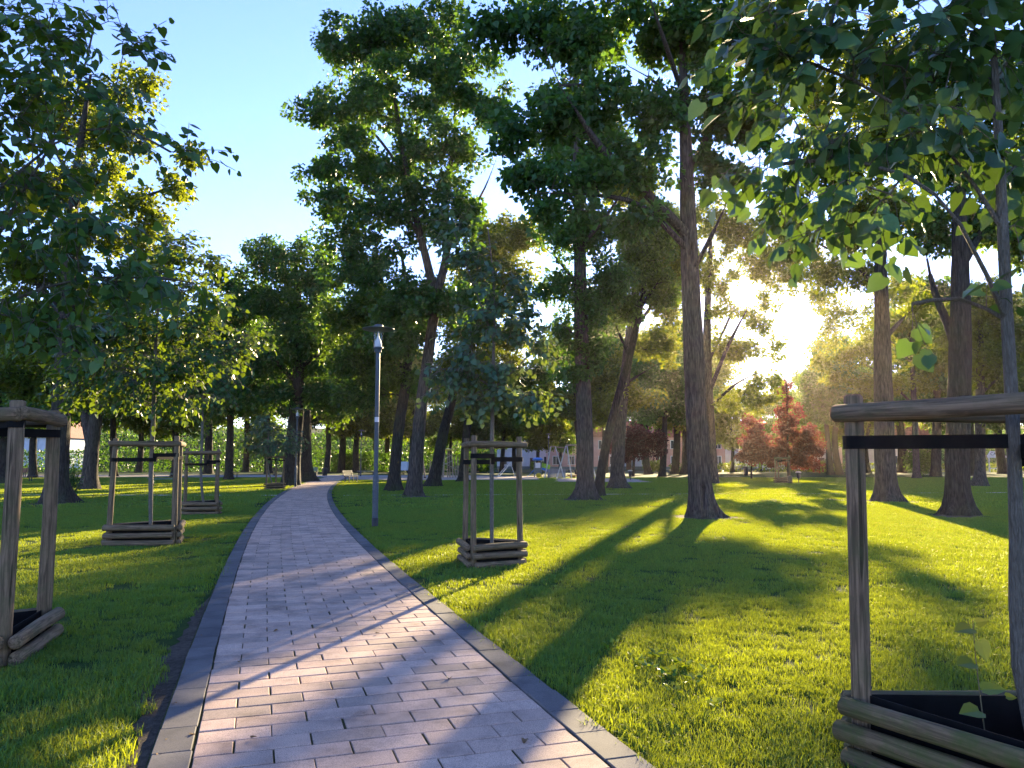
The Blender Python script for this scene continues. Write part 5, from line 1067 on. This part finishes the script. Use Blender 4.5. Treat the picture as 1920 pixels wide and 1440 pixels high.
# ------------------------------------------------------------------ small litter and weeds
M_DRY = leaf_mat('dry_leaf', (0.10, 0.06, 0.025), (0.24, 0.14, 0.05), (0.25, 0.14, 0.03), 0.25)
rl = random.Random(15); lm = []
for k in range(3):
    v, f = heart(0.05 + .012 * k, 2.5 + k); lm.append(mesh('fallen_leaf', v * .7, f, M_DRY))
def fallen(p, z, label, gp):
    o_ = put('fallen_leaf', rl.choice(lm), None, Matrix.Translation((p[0], p[1], z)) @ Matrix.Rotation(rl.uniform(0, 6.28), 4, 'Z') @ Matrix.Rotation(rl.uniform(-.25, .25), 4, 'X'), label=label, category='leaf', group=gp)
for px, py in ((448, 1252), (356, 1391), (705, 1196), (842, 1283), (985, 1400), (520, 1190), (470, 1398)):
    fallen(G(px, py), .040, 'dry fallen leaf lying on the paved path', 'fallen leaves on the path')
fallen(G(17, 1032), .05, 'orange-brown fallen leaf on the lawn behind the left-edge guard', None)
for px, py in ((330, 1330), (318, 1398), (352, 1268), (372, 1200), (300, 1425)): fallen(G(px, py), .03, 'dry fallen leaf on the bare soil beside the left kerb', 'fallen leaves on the soil strip')
M_WEED = leaf_mat('weed_leaf', (0.03, 0.12, 0.02), (0.06, 0.19, 0.03), (0.35, 0.42, 0.01), 0.4)
for px, py, sz in ((1195, 1248, .05), (1215, 1262, .06), (1238, 1238, .07), (1252, 1275, .06), (1280, 1258, .07), (1300, 1290, .06), (1262, 1305, .05), (1325, 1268, .06), (1150, 1222, .05), (1340, 1330, .05)):
    q = G(px, py); rr_ = np.random.default_rng(px); m_ = 16; a_ = rr_.uniform(0, 6.28, m_); ax = np.stack([np.cos(a_), np.sin(a_), rr_.uniform(.2, 1.1, m_)], 1)
    pos = np.stack([.05 * np.cos(a_) * rr_.uniform(.2, 1.4, m_), .05 * np.sin(a_) * rr_.uniform(.2, 1.4, m_), rr_.uniform(.02, .07, m_)], 1); lv, lf = leaves(rr_, pos, ax, np.tile([0, 0, 1.0], (m_, 1)) + rr_.normal(0, .3, (m_, 3)), sz * .7 * rr_.uniform(.6, 1.2, m_), HEART_LEAF)
    root = empty('broadleaf_weed', (q.x, q.y, 0), 'broad-leaved weed tuft in the grass beside the right kerb', 'weed', 'weeds beside the right kerb'); part('foliage', mesh('foliage', lv, [lf], M_WEED), root); mb = MB()
    for k in range(m_): mb.bar((0, 0, 0), tuple(pos[k]), .0015, .001, 4)
    part('stalk', mb.me('stalk', M_WEED), root)

# ------------------------------------------------------------------ thin haze, added and tinted for the warm glow round the sun
hm, ht, ho = new_mat('haze'); pv = N(ht, 'ShaderNodeVolumePrincipled'); pv.inputs['Color'].default_value = (1, 0.86, 0.72, 1); pv.inputs['Density'].default_value = 0.00012; pv.inputs['Anisotropy'].default_value = 0.8
ht.links.new(pv.outputs[0], ho.inputs['Volume'])
mb = MB().box((20, 150, 24), (1000, 420, 52)); put('haze', mb.me('haze', hm), kind='stuff', label='thin haze filling the park air, tinted peach to give the sun a warm glow', category='haze')
